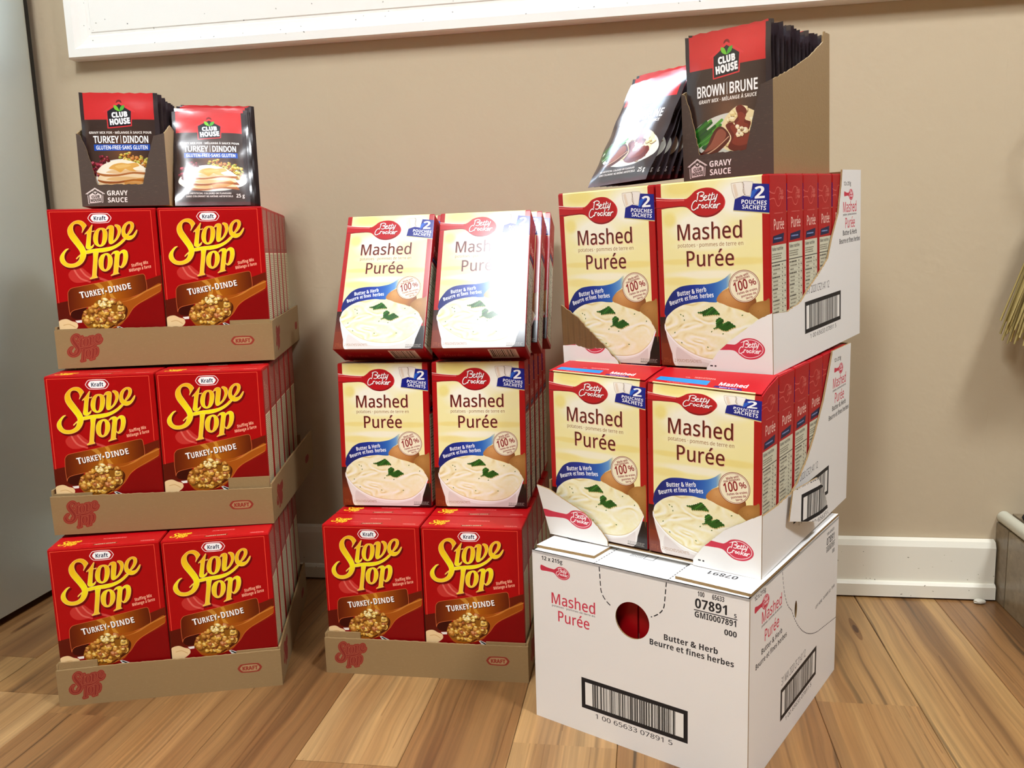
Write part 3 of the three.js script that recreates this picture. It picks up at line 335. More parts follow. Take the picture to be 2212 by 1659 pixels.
const caseSide = art(301.9, 207.1, 5, (g, w, h) => {            // x: distance back from the front edge
  whiteFill(g, w, h, 112); const Y = (y) => 207.1 - y;
  { const x = 22; text(g, '12 x 215g', x - 9, Y(196), 4.6, 32, '#17171c'); pinkSpoon(g, x - 7, Y(185), 0.5); text(g, 'Mashed', x + 11, Y(164.8), 12, 62, PINK, { bold: false, outline: [PINK, 1.5] }); text(g, 'potatoes · pommes de terre en', x + 12, Y(161), 2.2, 60, '#4c4048', { bold: false, outline: ['#4c4048', 5] }); text(g, 'Purée', x + 20, Y(143), 12, 45, PINK, { bold: false, outline: [PINK, 1.5] }); text(g, 'Butter & Herb', x + 12, Y(131.6), 6, 63, '#17171c'); text(g, 'Beurre et fines herbes', x - 4, Y(121.6), 6, 94, '#17171c'); }
  text(g, '100 65633', 253, Y(192), 3.6, 30, '#2c2c30'); text(g, '07891', 252, Y(180), 9, 34, '#2c2c30'); g.fillStyle = '#2c2c30'; g.fillRect(251, Y(178), 37, 0.9); text(g, 'GMI0007891', 252, Y(171), 5.4, 35, '#2c2c30'); text(g, '000', 277, Y(163), 5, 10, '#2c2c30');
  caseBarcode(g, 96, Y(65.4), 126, 36.4, 5, 114); text(g, '31 MAY 2020 CF 21:41 12', 98, Y(69.6), 9, 82, '#3a3a3e', { bold: false });
  g.strokeStyle = '#17171c'; g.lineWidth = 1; g.setLineDash([3.2, 2.6]); g.beginPath(); g.moveTo(93.3, Y(205)); g.quadraticCurveTo(100, Y(160), 126, Y(146)); g.quadraticCurveTo(160, Y(96), 225, Y(82)); g.lineTo(w, Y(71)); g.stroke(); g.setLineDash([]);
  text(g, 'LIFT HERE · OUVRIR ICI · TEAR', 214, Y(114), 3.6, 78, '#3a3a3e', { rot: -0.02 });
});
const caseSideShow = art(301.9, 207.1, 5, (g, w, h) => {        // the same panel without the front lettering, as on the opened cases
  whiteFill(g, w, h, 115); const Y = (y) => 207.1 - y, x = 219;
  text(g, '12 x 215g', x + 14, Y(188.6), 4.6, 28, '#17171c'); pinkSpoon(g, x + 16, Y(177.6), 0.44); text(g, 'Mashed', x + 10, Y(157), 12, 56, PINK, { bold: false, outline: [PINK, 1.5] }); text(g, 'potatoes · pommes de terre en', x + 11, Y(153), 2.2, 54, '#4c4048', { bold: false, outline: ['#4c4048', 5] }); text(g, 'Purée', x + 19, Y(138), 12, 40, PINK, { bold: false, outline: [PINK, 1.5] }); text(g, 'Butter & Herb', x + 10, Y(129.4), 6, 57, '#17171c'); text(g, 'Beurre et fines herbes', x - 3, Y(120), 6, 84, '#17171c');
  caseBarcode(g, 96, Y(64.4), 126, 35.4, 5, 114); text(g, '31 MAY 2020 CF21:41 12', 84, Y(72.6), 8, 95, '#3a3a3e', { bold: false });
});
const caseShowFront = art(259.6, 207.1, 5, (g, w, h) => { whiteFill(g, w, h, 116); const X = (x) => 129.8 + x, Y = (y) => 207.1 - y; pinkSpoon(g, X(62), Y(27.4), 0.74); pinkSpoon(g, X(-129), Y(26.4), 0.74); g.fillStyle = '#17171c'; g.fillRect(X(61), Y(8), 3, 1.4); g.fillRect(X(66), Y(8), 2, 1.6); });
const caseTop = art(259.6, 301.9, 3.4, (g, w, h) => {          // seen from above, front edge at the bottom
  whiteFill(g, w, h, 117); const X = (x) => 129.8 + x, Y = (z) => h - z; g.strokeStyle = '#17171c'; g.lineWidth = 1.4; g.beginPath(); g.ellipse(X(-97), Y(58), 21, 14, 0, 0, 7); g.stroke(); g.lineWidth = 0.9; for (let i = 0; i < 5; i++) { g.beginPath(); g.moveTo(X(-112 + i * 5), Y(52 + i)); g.lineTo(X(-104 + i * 6), Y(70)); g.stroke(); }
  g.save(); g.translate(X(104), Y(40)); g.rotate(Math.PI); text(g, '07891', 0, 0, 9, 34, '#2c2c30'); text(g, 'GMI0007891', 0, 9, 4.6, 34, '#2c2c30'); text(g, '000', 24, 16, 4, 8, '#2c2c30'); g.restore();
  g.lineWidth = 1; g.setLineDash([3, 2.6]); for (const x of [-47.4, 42]) { g.beginPath(); g.moveTo(X(x), Y(0)); g.lineTo(X(x), Y(60)); g.stroke(); } g.setLineDash([]); text(g, 'RECYCLE', X(-26), Y(46), 3, 16, '#6c6c70'); text(g, 'RECYCLEZ', X(-26), Y(42), 3, 16, '#6c6c70'); g.strokeStyle = '#6c6c70'; g.strokeRect(X(-8), Y(56), 12, 14);
});

// ---------------------------------------------------------------- materials
const std = (o) => new THREE.MeshStandardMaterial(o), phy = (o) => new THREE.MeshPhysicalMaterial(o);
function noiseMap(n, f, rep, sd) { const d = new Uint8Array(n * n * 4); for (let y = 0; y < n; y++) for (let x = 0; x < n; x++) { const v = Math.max(0, Math.min(255, f(x / n, y / n) * 255)); d.set([v, v, v, 255], (y * n + x) * 4); } const t = new THREE.DataTexture(d, n, n); t.magFilter = THREE.LinearFilter; t.wrapS = t.wrapT = THREE.RepeatWrapping; t.repeat.set(rep, rep); t.needsUpdate = true; return t; }
const paperBump = noiseMap(256, (x, y) => 0.5 * fbm(x * 40, y * 40, 3) + 0.5 * vnoise(x * 128, y * 128, 9), 1, 0);
const orangePeel = noiseMap(512, (x, y) => 0.6 * fbm(x * 60, y * 60, 13, 3) + 0.4 * fbm(x * 8, y * 8, 5, 3), 1, 0);
const board = (map, o = {}) => phy({ map, roughness: 0.36, specularIntensity: 0.4, clearcoat: 0.06, clearcoatRoughness: 0.14, ...o });
const M = {
  sFront: board(stuffingFront), sSide: board(stuffingSide, { roughness: 0.5, clearcoat: 0.15 }), sTop: board(stuffingTop, { roughness: 0.45 }), red: board(plainRed),
  mFront: board(mashedFront, { roughness: 0.28, specularIntensity: 0.8, clearcoat: 0.4 }), mSide: board(mashedSide, { roughness: 0.45 }), mTop: board(mashedTop, { roughness: 0.4 }), mBottom: board(mashedBottom, { roughness: 0.4 }),
  kraft: std({ map: kraft, roughness: 0.85, bumpMap: paperBump, bumpScale: 0.0002 }), trayFront: std({ map: trayFront, roughness: 0.85 }), traySide: std({ map: traySide, roughness: 0.85 }),
  caseFront: std({ map: caseFront, roughness: 0.62 }), caseSide: std({ map: caseSide, roughness: 0.62 }), caseSideShow: std({ map: caseSideShow, roughness: 0.62 }), caseShow: std({ map: caseShowFront, roughness: 0.62 }), caseTop: std({ map: caseTop, roughness: 0.62 }),
  white: std({ color: '#efedea', roughness: 0.62 }),
  foilTurkey: phy({ map: turkeyFront, roughness: 0.22, ior: 1.6, clearcoat: 0.5, clearcoatRoughness: 0.1 }), foilBrown: phy({ map: brownFront, roughness: 0.22, ior: 1.65, clearcoat: 0.4, clearcoatRoughness: 0.1 }), foilBack: phy({ map: pouchBack, roughness: 0.22, ior: 1.9, clearcoat: 1, clearcoatRoughness: 0.1 }),
  wall: std({ color: '#c1af92', roughness: 0.7, bumpMap: orangePeel, bumpScale: 0.0004 }), ceiling: std({ color: '#d6d0c4', roughness: 0.9 }),
  trim: std({ color: '#ece9e0', roughness: 0.38 }), fridge: phy({ color: '#c2c9c1', roughness: 0.34, metalness: 0.35, bumpMap: orangePeel, bumpScale: 0.0002 }), black: std({ color: '#141210', roughness: 0.6 }), rubber: std({ color: '#0c0b0a', roughness: 0.8 }),
  grout: std({ color: '#8f8470', roughness: 0.9 }), nosing: std({ color: '#c9c7b4', roughness: 0.35 }), metal: std({ color: '#8a8a86', roughness: 0.35, metalness: 0.9 }), stick: std({ color: '#9a6b34', roughness: 0.5 }), twine: std({ color: '#8c2f24', roughness: 0.8 }),
  glass: phy({ color: '#ffffff', transmission: 1, roughness: 0.02, thickness: 0 }), plaster: std({ color: '#d9d4c4', roughness: 0.9 }),
};

// ---------------------------------------------------------------- the room
const wallShape = (w0, w1, h, hole) => { const s = new THREE.Shape([new THREE.Vector2(w0, -0.02), new THREE.Vector2(w1, -0.02), new THREE.Vector2(w1, h), new THREE.Vector2(w0, h)]); if (hole) s.holes.push(new THREE.Path([new THREE.Vector2(hole[0], hole[2]), new THREE.Vector2(hole[0], hole[3]), new THREE.Vector2(hole[1], hole[3]), new THREE.Vector2(hole[1], hole[2])])); return s; };
const uvMetres = (g, k = 1) => { const p = g.attributes.position, n = g.attributes.normal, uv = new Float32Array(p.count * 2); for (let i = 0; i < p.count; i++) { const ax = Math.abs(n.getX(i)), ay = Math.abs(n.getY(i)), az = Math.abs(n.getZ(i)); uv[2 * i] = (ax > ay && ax > az ? p.getZ(i) : p.getX(i)) * k; uv[2 * i + 1] = (ay > ax && ay > az ? p.getZ(i) : p.getY(i)) * k; } g.setAttribute('uv', new THREE.BufferAttribute(uv, 2)); return g; };
const box = (x0, x1, y0, y1, z0, z1) => new THREE.BoxGeometry(x1 - x0, y1 - y0, z1 - z0).translate((x0 + x1) / 2, (y0 + y1) / 2, (z0 + z1) / 2);
const WIN = { x0: -0.842, x1: 0.72, y0: 0.972, y1: 1.98 };
struct('wall_back', uvMetres(new THREE.ExtrudeGeometry(wallShape(ROOM.x0 - 0.1, ROOM.x1 + 0.1, ROOM.h + 0.1, [WIN.x0, WIN.x1, WIN.y0, WIN.y1]), { depth: 0.12, bevelEnabled: false }).translate(0, 0, -0.12), 2), M.wall);
struct('wall_left', uvMetres(box(ROOM.x0 - 0.1, ROOM.x0, -0.02, ROOM.h + 0.1, 0, ROOM.z1), 2), M.wall);
struct('wall_right', uvMetres(box(ROOM.x1, ROOM.x1 + 0.1, -0.02, ROOM.h + 0.1, 0, ROOM.z1), 2), M.wall);
struct('wall_front', uvMetres(box(ROOM.x0 - 0.1, ROOM.x1 + 0.1, -0.02, ROOM.h + 0.1, ROOM.z1, ROOM.z1 + 0.1), 2), M.wall);
struct('ceiling', box(ROOM.x0, ROOM.x1, ROOM.h, ROOM.h + 0.1, 0, ROOM.z1), M.ceiling);

// floor: each laminate plank is a piece of its own
function plankArt(sd, tone) {
  const W = 192, H = 1536, c = canvas(W, H), g = c.getContext('2d'), im = g.createImageData(W, H), d = im.data, A = tone[0], B = tone[1], C = tone[2];
  for (let y = 0; y < H; y++) for (let x = 0; x < W; x++) {
    const u = x / W, v = y / H, wob = 0.08 * (fbm(u * 1.2, v * 3, sd) - 0.5) + 0.012 * (vnoise(u * 3, v * 22, sd + 5) - 0.5), uu = u + wob * 2.2;
    let broad = fbm(uu * 3.2, v * 1.6, sd + 1, 3), fine = fbm(uu * 40, v * 4, sd + 2, 3), hair = vnoise(uu * 120, v * 26, sd + 3);
    let heart = Math.max(0, Math.min(1, (fbm(uu * 3.4 + 9, v * 0.9, sd + 4, 3) - 0.52) * 3.4));
    const mineral = Math.max(0, fbm(uu * 16, v * 2.4, sd + 7, 2) - 0.72) * 5 * (0.4 + 0.6 * tone[3]);
    let t = Math.max(0, Math.min(1, (broad - 0.3) * 1.7)), k = 0.84 + 0.26 * fine + 0.07 * hair;
    const h = heart * (0.15 + 0.6 * tone[3]);
    for (let q = 0; q < 3; q++) { let e = (A[q] * (1 - t) + B[q] * t) * (1 - h) + C[q] * h; e = e * k * (1 - 0.55 * Math.min(1, mineral)); d[(y * W + x) * 4 + q] = Math.max(0, Math.min(255, e)); }
    d[(y * W + x) * 4 + 3] = 255;
  }
  g.putImageData(im, 0, 0);
  for (let i = 0; i < 26; i++) { const x = W * hash(i, 11, sd), y = H * hash(i, 12, sd), l = 90 + 520 * hash(i, 13, sd), a = 0.10 + 0.34 * hash(i, 14, sd) * (0.5 + 0.5 * tone[3]); g.strokeStyle = `rgba(70,36,12,${a.toFixed(3)})`; g.lineWidth = 0.8 + 2.6 * hash(i, 15, sd) ** 2; g.beginPath(); g.moveTo(x, y); g.bezierCurveTo(x + 5 * (hash(i, 16, sd) - 0.5), y + l * 0.3, x + 12 * (hash(i, 17, sd) - 0.5), y + l * 0.6, x + 10 * (hash(i, 18, sd) - 0.5), y + l); g.stroke(); }
  for (let i = 0; i < 3; i++) if (hash(i, 1, sd) < 0.5) { const x = 20 + 150 * hash(i, 2, sd), y = 100 + 1300 * hash(i, 3, sd); g.fillStyle = 'rgba(52,26,8,0.85)'; g.beginPath(); g.ellipse(x, y, 3 + 3 * hash(i, 4, sd), 14 + 26 * hash(i, 5, sd), 0.06 * (hash(i, 6, sd) - 0.5), 0, 7); g.fill(); g.fillStyle = 'rgba(94,52,18,0.5)'; g.beginPath(); g.ellipse(x, y, 8, 46, 0, 0, 7); g.fill(); }
  return tex(c);
}
const TONES = [[[176, 136, 86], [156, 112, 66], [110, 70, 38], 0.35], [[168, 126, 80], [148, 104, 60], [94, 58, 30], 0.8], [[192, 152, 102], [176, 134, 84], [120, 78, 44], 0.25], [[156, 114, 70], [136, 92, 52], [82, 50, 26], 1], [[170, 128, 78], [150, 104, 60], [102, 64, 34], 0.6], [[148, 106, 64], [166, 124, 76], [86, 52, 28], 0.9], [[182, 142, 90], [154, 110, 64], [80, 46, 22], 0.85]];
const plankMats = TONES.map((t, i) => phy({ map: plankArt(200 + i * 31, t), color: '#eae8e4', roughness: 0.36, clearcoat: 0.2, clearcoatRoughness: 0.3 }));
const floor = struct('floor', box(ROOM.x0, ROOM.x1, -0.05, -0.0092, 0, ROOM.z1), std({ color: '#2e2116', roughness: 0.9 }));
{
  const PWD = 0.1175, PL = 1.21, g0 = new Map();
  const plankGeo = (len, off) => { const key = len.toFixed(3) + off.toFixed(2); if (g0.has(key)) return g0.get(key); const b = 0.0008, w = PWD - 0.0005, s = new THREE.Shape([new THREE.Vector2(-w / 2, 0), new THREE.Vector2(w / 2, 0), new THREE.Vector2(w / 2, 0.008 - b), new THREE.Vector2(w / 2 - b, 0.008), new THREE.Vector2(-w / 2 + b, 0.008), new THREE.Vector2(-w / 2, 0.008 - b)]); const g = new THREE.ExtrudeGeometry(s, { depth: len - 0.0006, bevelEnabled: false }); const p = g.attributes.position, uv = g.attributes.uv; for (let i = 0; i < p.count; i++) uv.setXY(i, p.getX(i) / PWD + 0.5, (p.getZ(i) + off) / 1.21); g0.set(key, g); return g; };
  const n0 = Math.floor((ROOM.x0 - 0.434) / PWD), n1 = Math.ceil((ROOM.x1 - 0.434) / PWD), ends = { '-12': 0.33, '-11': 0.42, '-10': 0.78, '-9': 0.62 };
  for (let c = n0; c < n1; c++) {
    const x = 0.434 + (c + 0.5) * PWD; if (x - PWD / 2 < ROOM.x0 || x + PWD / 2 > ROOM.x1) continue;
    let z = 0.004, len = ends[c] ?? [0.9, 0.52, 1.15, 0.72][((c % 4) + 4) % 4];
    for (let k = 0; z < ROOM.z1 - 0.02; k++) { const L = Math.min(len, ROOM.z1 - 0.004 - z), mi = Math.floor(hash(c + 50, k, 77) * 7), off = Math.floor(hash(c + 50, k, 78) * 8) / 8; const m = part('plank', plankGeo(L, off), plankMats[mi], floor); m.position.set(x, -0.008, z); z += L; len = PL; }
  }
}
// baseboard with a stepped foot, a hair above the floor
{
  const prof = [[0, 0.003], [0.019, 0.003], [0.019, 0.022], [0.0165, 0.0255], [0.0125, 0.0265], [0.0125, 0.082], [0.009, 0.0905], [0, 0.093]];
  const s = new THREE.Shape(prof.map(([z, y]) => new THREE.Vector2(-z, y)));
  const specks = art(700, 93, 2.6, (g, w, h) => { g.fillStyle = '#ece7d6'; g.fillRect(0, 0, w, h); for (let i = 0; i < 46; i++) { g.fillStyle = ['#5c5440', '#8c8468', '#b9b294'][i % 3]; g.globalAlpha = 0.8; g.beginPath(); g.ellipse(w * hash(i, 1, 5), h * (0.2 + 0.75 * hash(i, 2, 5)), 0.5 + 1.3 * hash(i, 3, 5) * hash(i, 4, 5), 0.6, i, 0, 7); g.fill(); } });
  const geo = (len) => { const g = new THREE.ExtrudeGeometry(s, { depth: len, bevelEnabled: false }); const p = g.attributes.position, uv = g.attributes.uv; for (let i = 0; i < p.count; i++) uv.setXY(i, p.getZ(i) / 0.7, p.getY(i) / 0.093); return g.rotateY(Math.PI / 2); };
  const b = struct('baseboard_back', geo(0.519 + 1.2), std({ map: specks, roughness: 0.4 })); b.position.set(-1.2, 0, 0.0005);
}
// window: mitred casing with a raised back band, jamb, sash, pane
{
  const w = struct('window_1'); w.userData.kind = 'structure';
  const O = { x0: -0.931, x1: 0.81, y0: 0.8815, y1: 2.07 }, sides = [['bottom', O.x0, O.y0, O.x1, O.y0], ['right', O.x1, O.y0, O.x1, O.y1], ['top', O.x1, O.y1, O.x0, O.y1], ['left', O.x0, O.y1, O.x0, O.y0]];
  const marks = art(600, 90, 3, (g, W, H) => { g.fillStyle = '#f2efe8'; g.fillRect(0, 0, W, H); for (let i = 0; i < 26; i++) { g.fillStyle = ['#3c3a38', '#6e6a62', '#aaa698'][i % 3]; g.beginPath(); g.ellipse(W * hash(i, 1, 15), H * (0.3 + 0.6 * hash(i, 2, 15)), 0.4 + 1 * hash(i, 3, 15), 0.35 + 0.5 * hash(i, 4, 15), i, 0, 7); g.fill(); } });
  const mat = std({ map: marks, roughness: 0.38 });
  // profile: distance in from the outer edge -> height off the wall
  const prof = [[0, 0], [0, 0.020], [0.002, 0.0235], [0.0145, 0.0235], [0.018, 0.0205], [0.022, 0.0165], [0.034, 0.0150], [0.036, 0.0135], [0.0395, 0.0135], [0.041, 0.0148], [0.0905, 0.0148], [0.0905, 0]];
  for (const [n, ax, ay, bx, by] of sides) {
    const a = V(ax, ay, 0), b = V(bx, by, 0), t = b.clone().sub(a).normalize(), inn = V(-t.y, t.x, 0), L = a.distanceTo(b), pos = [], uv = [], idx = [];
    prof.forEach(([d, h]) => { for (const [e, l] of [[a, d], [b, L - d]]) { const q = a.clone().addScaledVector(t, l).addScaledVector(inn, d); pos.push(q.x, q.y, h + 0.0005); uv.push(l / 0.6, d / 0.09); } });
    for (let i = 0; i < prof.length - 1; i++) { const k = i * 2; idx.push(k, k + 1, k + 2, k + 1, k + 3, k + 2); }
    let g = new THREE.BufferGeometry(); g.setAttribute('position', new THREE.Float32BufferAttribute(pos, 3)); g.setAttribute('uv', new THREE.Float32BufferAttribute(uv, 2)); g.setIndex(idx); g = g.toNonIndexed(); g.computeVertexNormals(); part('casing', g, mat, w);
  }
  for (const g of [box(WIN.x0 - 0.012, WIN.x1 + 0.012, WIN.y0 - 0.012, WIN.y0, -0.118, 0.0005), box(WIN.x0 - 0.012, WIN.x1 + 0.012, WIN.y1, WIN.y1 + 0.012, -0.118, 0.0005), box(WIN.x0 - 0.012, WIN.x0, WIN.y0, WIN.y1, -0.118, 0.0005), box(WIN.x1, WIN.x1 + 0.012, WIN.y0, WIN.y1, -0.118, 0.0005)]) part('jamb', g, M.trim, w);
  const xm = (WIN.x0 + WIN.x1) / 2;
  for (const [x0, x1] of [[WIN.x0, xm], [xm, WIN.x1]]) { for (const g of [box(x0, x0 + 0.04, WIN.y0, WIN.y1, -0.1, -0.06), box(x1 - 0.04, x1, WIN.y0, WIN.y1, -0.1, -0.06), box(x0 + 0.04, x1 - 0.04, WIN.y0, WIN.y0 + 0.05, -0.1, -0.06), box(x0 + 0.04, x1 - 0.04, WIN.y1 - 0.05, WIN.y1, -0.1, -0.06)]) part('sash', g, M.trim, w); part('pane', box(x0 + 0.04, x1 - 0.04, WIN.y0 + 0.05, WIN.y1 - 0.05, -0.082, -0.079), M.glass, w); }
}
// ceiling lamps
LAMPS.forEach((L, i) => {
  const t = thing('ceiling_lamp', i ? 'small square ceiling lamp nearer the tiled landing' : 'long ceiling lamp nearer the refrigerator', 'lamp', 'ceiling lamps'), a = L.w / 2, b = L.l / 2; t.position.set(L.x, ROOM.h, L.z);
  part('frame', mergeGeometries([box(-a - 0.02, a + 0.02, -0.045, -0.0005, -b - 0.02, -b), box(-a - 0.02, a + 0.02, -0.045, -0.0005, b, b + 0.02), box(-a - 0.02, -a, -0.045, -0.0005, -b, b), box(a, a + 0.02, -0.045, -0.0005, -b, b)]), M.trim, t);
  const e = new THREE.Color().setRGB(...L.color); part('diffuser', box(-a, a, -0.04, -0.03, -b, b), std({ color: '#ffffff', emissive: e, emissiveIntensity: 2, roughness: 0.5 }), t);
  const l = new THREE.RectAreaLight(e, L.power, L.w, L.l); l.position.set(0, -0.0465, 0); l.rotation.x = -Math.PI / 2; l.name = 'lamp'; t.add(l);
});

// ---------------------------------------------------------------- refrigerator at the left
{
  const t = thing('refrigerator', 'tall grey refrigerator whose plain side panel fills the left edge', 'refrigerator'); t.position.set(-0.9904, 0, 0);
  const s = new THREE.Shape(); const w = 0.7, z0 = 0.03, z1 = 0.78, r = 0.012; s.moveTo(-w, -z0); s.lineTo(-r, -z0); s.quadraticCurveTo(0, -z0, 0, -z0 - r); s.lineTo(0, -z1 + r); s.quadraticCurveTo(0, -z1, -r, -z1); s.lineTo(-w, -z1);
  part('body', uvMetres(new THREE.ExtrudeGeometry(s, { depth: 1.66, bevelEnabled: false, curveSegments: 6 }).rotateX(-Math.PI / 2).translate(0, 0.012, 0), 3), M.fridge, t);
  const dr = part('door', box(-w + 0.002, -0.002, 0.05, 1.66, z1 + 0.004, z1 + 0.06), M.fridge, t); part('handle', box(-w + 0.04, -w + 0.06, 0.7, 1.3, z1 + 0.0605, z1 + 0.1), M.metal, dr);
  part('rear_panel', box(-w + 0.01, -0.006, 0.03, 1.6, 0.02, 0.0298), M.black, t);
  for (const [x, z] of [[-0.05, 0.08], [-0.05, 0.72], [-0.65, 0.08], [-0.65, 0.72]]) part('foot', new THREE.CylinderGeometry(0.018, 0.02, 0.0118, 16).translate(x, 0.006, z), M.rubber, t);
}
// ---------------------------------------------------------------- tiled landing at the right
{
  const X = 0.5217, H = 0.1377, t = thing('tiled_landing', 'low tiled landing step with a pale rounded edge at right', 'step'); t.position.set(X, 0, 0);
  part('core', box(0.009, 1.2, 0.0005, H - 0.012, 0.0008, 0.95), M.grout, t);
  const ta = (sd, base) => art(160, 160, 3, (g, w, h) => { g.fillStyle = base; g.fillRect(0, 0, w, h); for (let i = 0; i < 500; i++) { g.globalAlpha = 0.10; g.fillStyle = hash(i, 1, sd) > 0.5 ? '#b5a688' : '#4c3c28'; g.beginPath(); g.ellipse(w * hash(i, 2, sd), h * hash(i, 3, sd), 1 + 8 * hash(i, 4, sd), 1 + 4 * hash(i, 5, sd), i, 0, 7); g.fill(); } g.globalAlpha = 1; });
  const tm = [301, 302, 303].map((sd, i) => phy({ map: ta(sd, ['#7c6c54', '#857459', '#76664e'][i]), roughness: 0.32 }));
  let z = 0.001; [0.045, 0.3, 0.3, 0.295].forEach((l, i) => { part('tile', uvMetres(box(0, 0.0085, 0.0012, H - 0.018, z, z + l - 0.003), 6), tm[i % 3], t); z += l; });
  z = 0.001; for (let r = 0; r < 3; r++) { for (let c = 0; c < 4; c++) part('tile', uvMetres(box(0.022 + c * 0.3, 0.022 + c * 0.3 + (c === 3 ? 0.27 : 0.297), H - 0.012, H - 0.004, z, z + 0.31), 6), tm[(r + c) % 3], t); z += 0.313; }
  part('nosing', new THREE.CylinderGeometry(0.0095, 0.0095, 0.948, 20).rotateX(Math.PI / 2).translate(0.0095, H - 0.0095, 0.475), M.nosing, t, 'pale rounded edge trim');
  part('trim_strip', box(0.0005, 0.004, H - 0.0215, H - 0.0185, 0.05, 0.94), M.nosing, t);
}
{ const g = new THREE.SphereGeometry(0.05, 24, 16, 0, Math.PI * 2, 0, Math.PI / 2).scale(1.3, 1.05, 0.62); const p = g.attributes.position; for (let i = 0; i < p.count; i++) { const k = 1 + 0.10 * (fbm(p.getX(i) * 40 + 5, p.getY(i) * 40 + p.getZ(i) * 30, 8) - 0.5); p.setXYZ(i, p.getX(i) * k, p.getY(i) * k, p.getZ(i) * k); } g.computeVertexNormals();
  const o = thing('cloth_bundle', 'dark bundle on the tiled landing against the wall', 'bundle'); o.position.set(0.612, 0.1338, 0.036); part('folds', g, M.black, o); part('hem', new THREE.TorusGeometry(0.05, 0.004, 8, 40).rotateX(Math.PI / 2).scale(1.28, 1, 0.6).translate(0, 0.004, 0), M.rubber, o); }
{ const g = new THREE.IcosahedronGeometry(0.0055, 1).scale(1.5, 0.7, 1); const p = g.attributes.position; for (let i = 0; i < p.count; i++) { const k = 0.8 + 0.4 * hash(Math.round(p.getX(i) * 9999), Math.round(p.getZ(i) * 9999), 4); p.setXYZ(i, p.getX(i) * k, p.getY(i), p.getZ(i) * k); } g.computeVertexNormals(); const o = new THREE.Mesh(g, M.plaster); o.name = 'plaster_chip'; o.userData = { label: 'tiny white plaster chip on floor beside the landing', category: 'chip' }; o.position.set(0.494, 0.0036, 0.028); o.castShadow = o.receiveShadow = true; scene.add(o); }
// corn broom hanging head down on the wall
{
  const t = thing('corn_broom', 'straw corn broom hanging head down at the right edge', 'broom'); t.position.set(0.614, 0.398, 0.062);
  const pos = [], col = [], idx = [], straws = []; const N = 520;
  for (let i = 0; i < N; i++) {
    const u = rr(-1, 1), v = rr(-1, 1), bx = u * 0.034, bz = v * 0.02, tx = u * 0.118 + rr(-0.004, 0.004), tz = v * 0.032 + rr(-0.004, 0.004), ty = rr(-0.012, 0.022) + 0.012 * Math.abs(u), bow = u * 0.012;
    const c = new THREE.CatmullRomCurve3([V(bx, 0.285, bz), V(bx * 0.6 + tx * 0.35 + bow, 0.17, bz * 0.5 + tz * 0.5), V(tx, ty, tz)]); const k = rr(0.7, 1.1), g = new THREE.TubeGeometry(c, 4, rr(0.0009, 0.0016), 4); const cc = new Float32Array(g.attributes.position.count * 3), b = new THREE.Color('#b9a56a').multiplyScalar(k); for (let j = 0; j < cc.length; j += 3) cc.set([b.r, b.g, b.b * rr(0.8, 1)], j); g.setAttribute('color', new THREE.BufferAttribute(cc, 3)); straws.push(g);
  }
  const m = part('bristles', mergeGeometries(straws), std({ color: '#ffffff', vertexColors: true, roughness: 0.75 }), t); m.userData.kind = 'stuff';
  for (const [y, rx] of [[0.15, 0.082], [0.185, 0.071], [0.22, 0.06]]) part('stitching', new THREE.TorusGeometry(1, 0.04, 6, 48).rotateX(Math.PI / 2).scale(rx, 0.06, 0.032).translate(0, y, 0), M.twine, m);
  part('binding', new THREE.LatheGeometry([[0.04, 0.265], [0.042, 0.275], [0.034, 0.32], [0.02, 0.37], [0.014, 0.378]].map(([x, y]) => new THREE.Vector2(x, y)), 24).scale(1, 1, 0.62), M.metal, t);
  const hd = part('handle', new THREE.CylinderGeometry(0.0115, 0.0115, 0.95, 20).translate(0, 0.84, 0), M.stick, t);
  part('hanging_loop', new THREE.TorusGeometry(0.045, 0.0028, 8, 40).scale(0.85, 1.25, 1).translate(-0.025, 0.345, 0.012), M.twine, hd);
  const h = thing('wall_hook', 'small metal wall hook holding up the straw broom', 'hook'); h.position.set(0.614, 1.335, 0); part('plate', box(-0.012, 0.012, -0.03, 0.03, 0.0003, 0.004), M.metal, h); part('peg', new THREE.TubeGeometry(new THREE.CatmullRomCurve3([V(0, -0.01, 0.003), V(0, -0.015, 0.04), V(0, -0.005, 0.078), V(0, 0.02, 0.084)]), 20, 0.003, 8), M.metal, h);
}

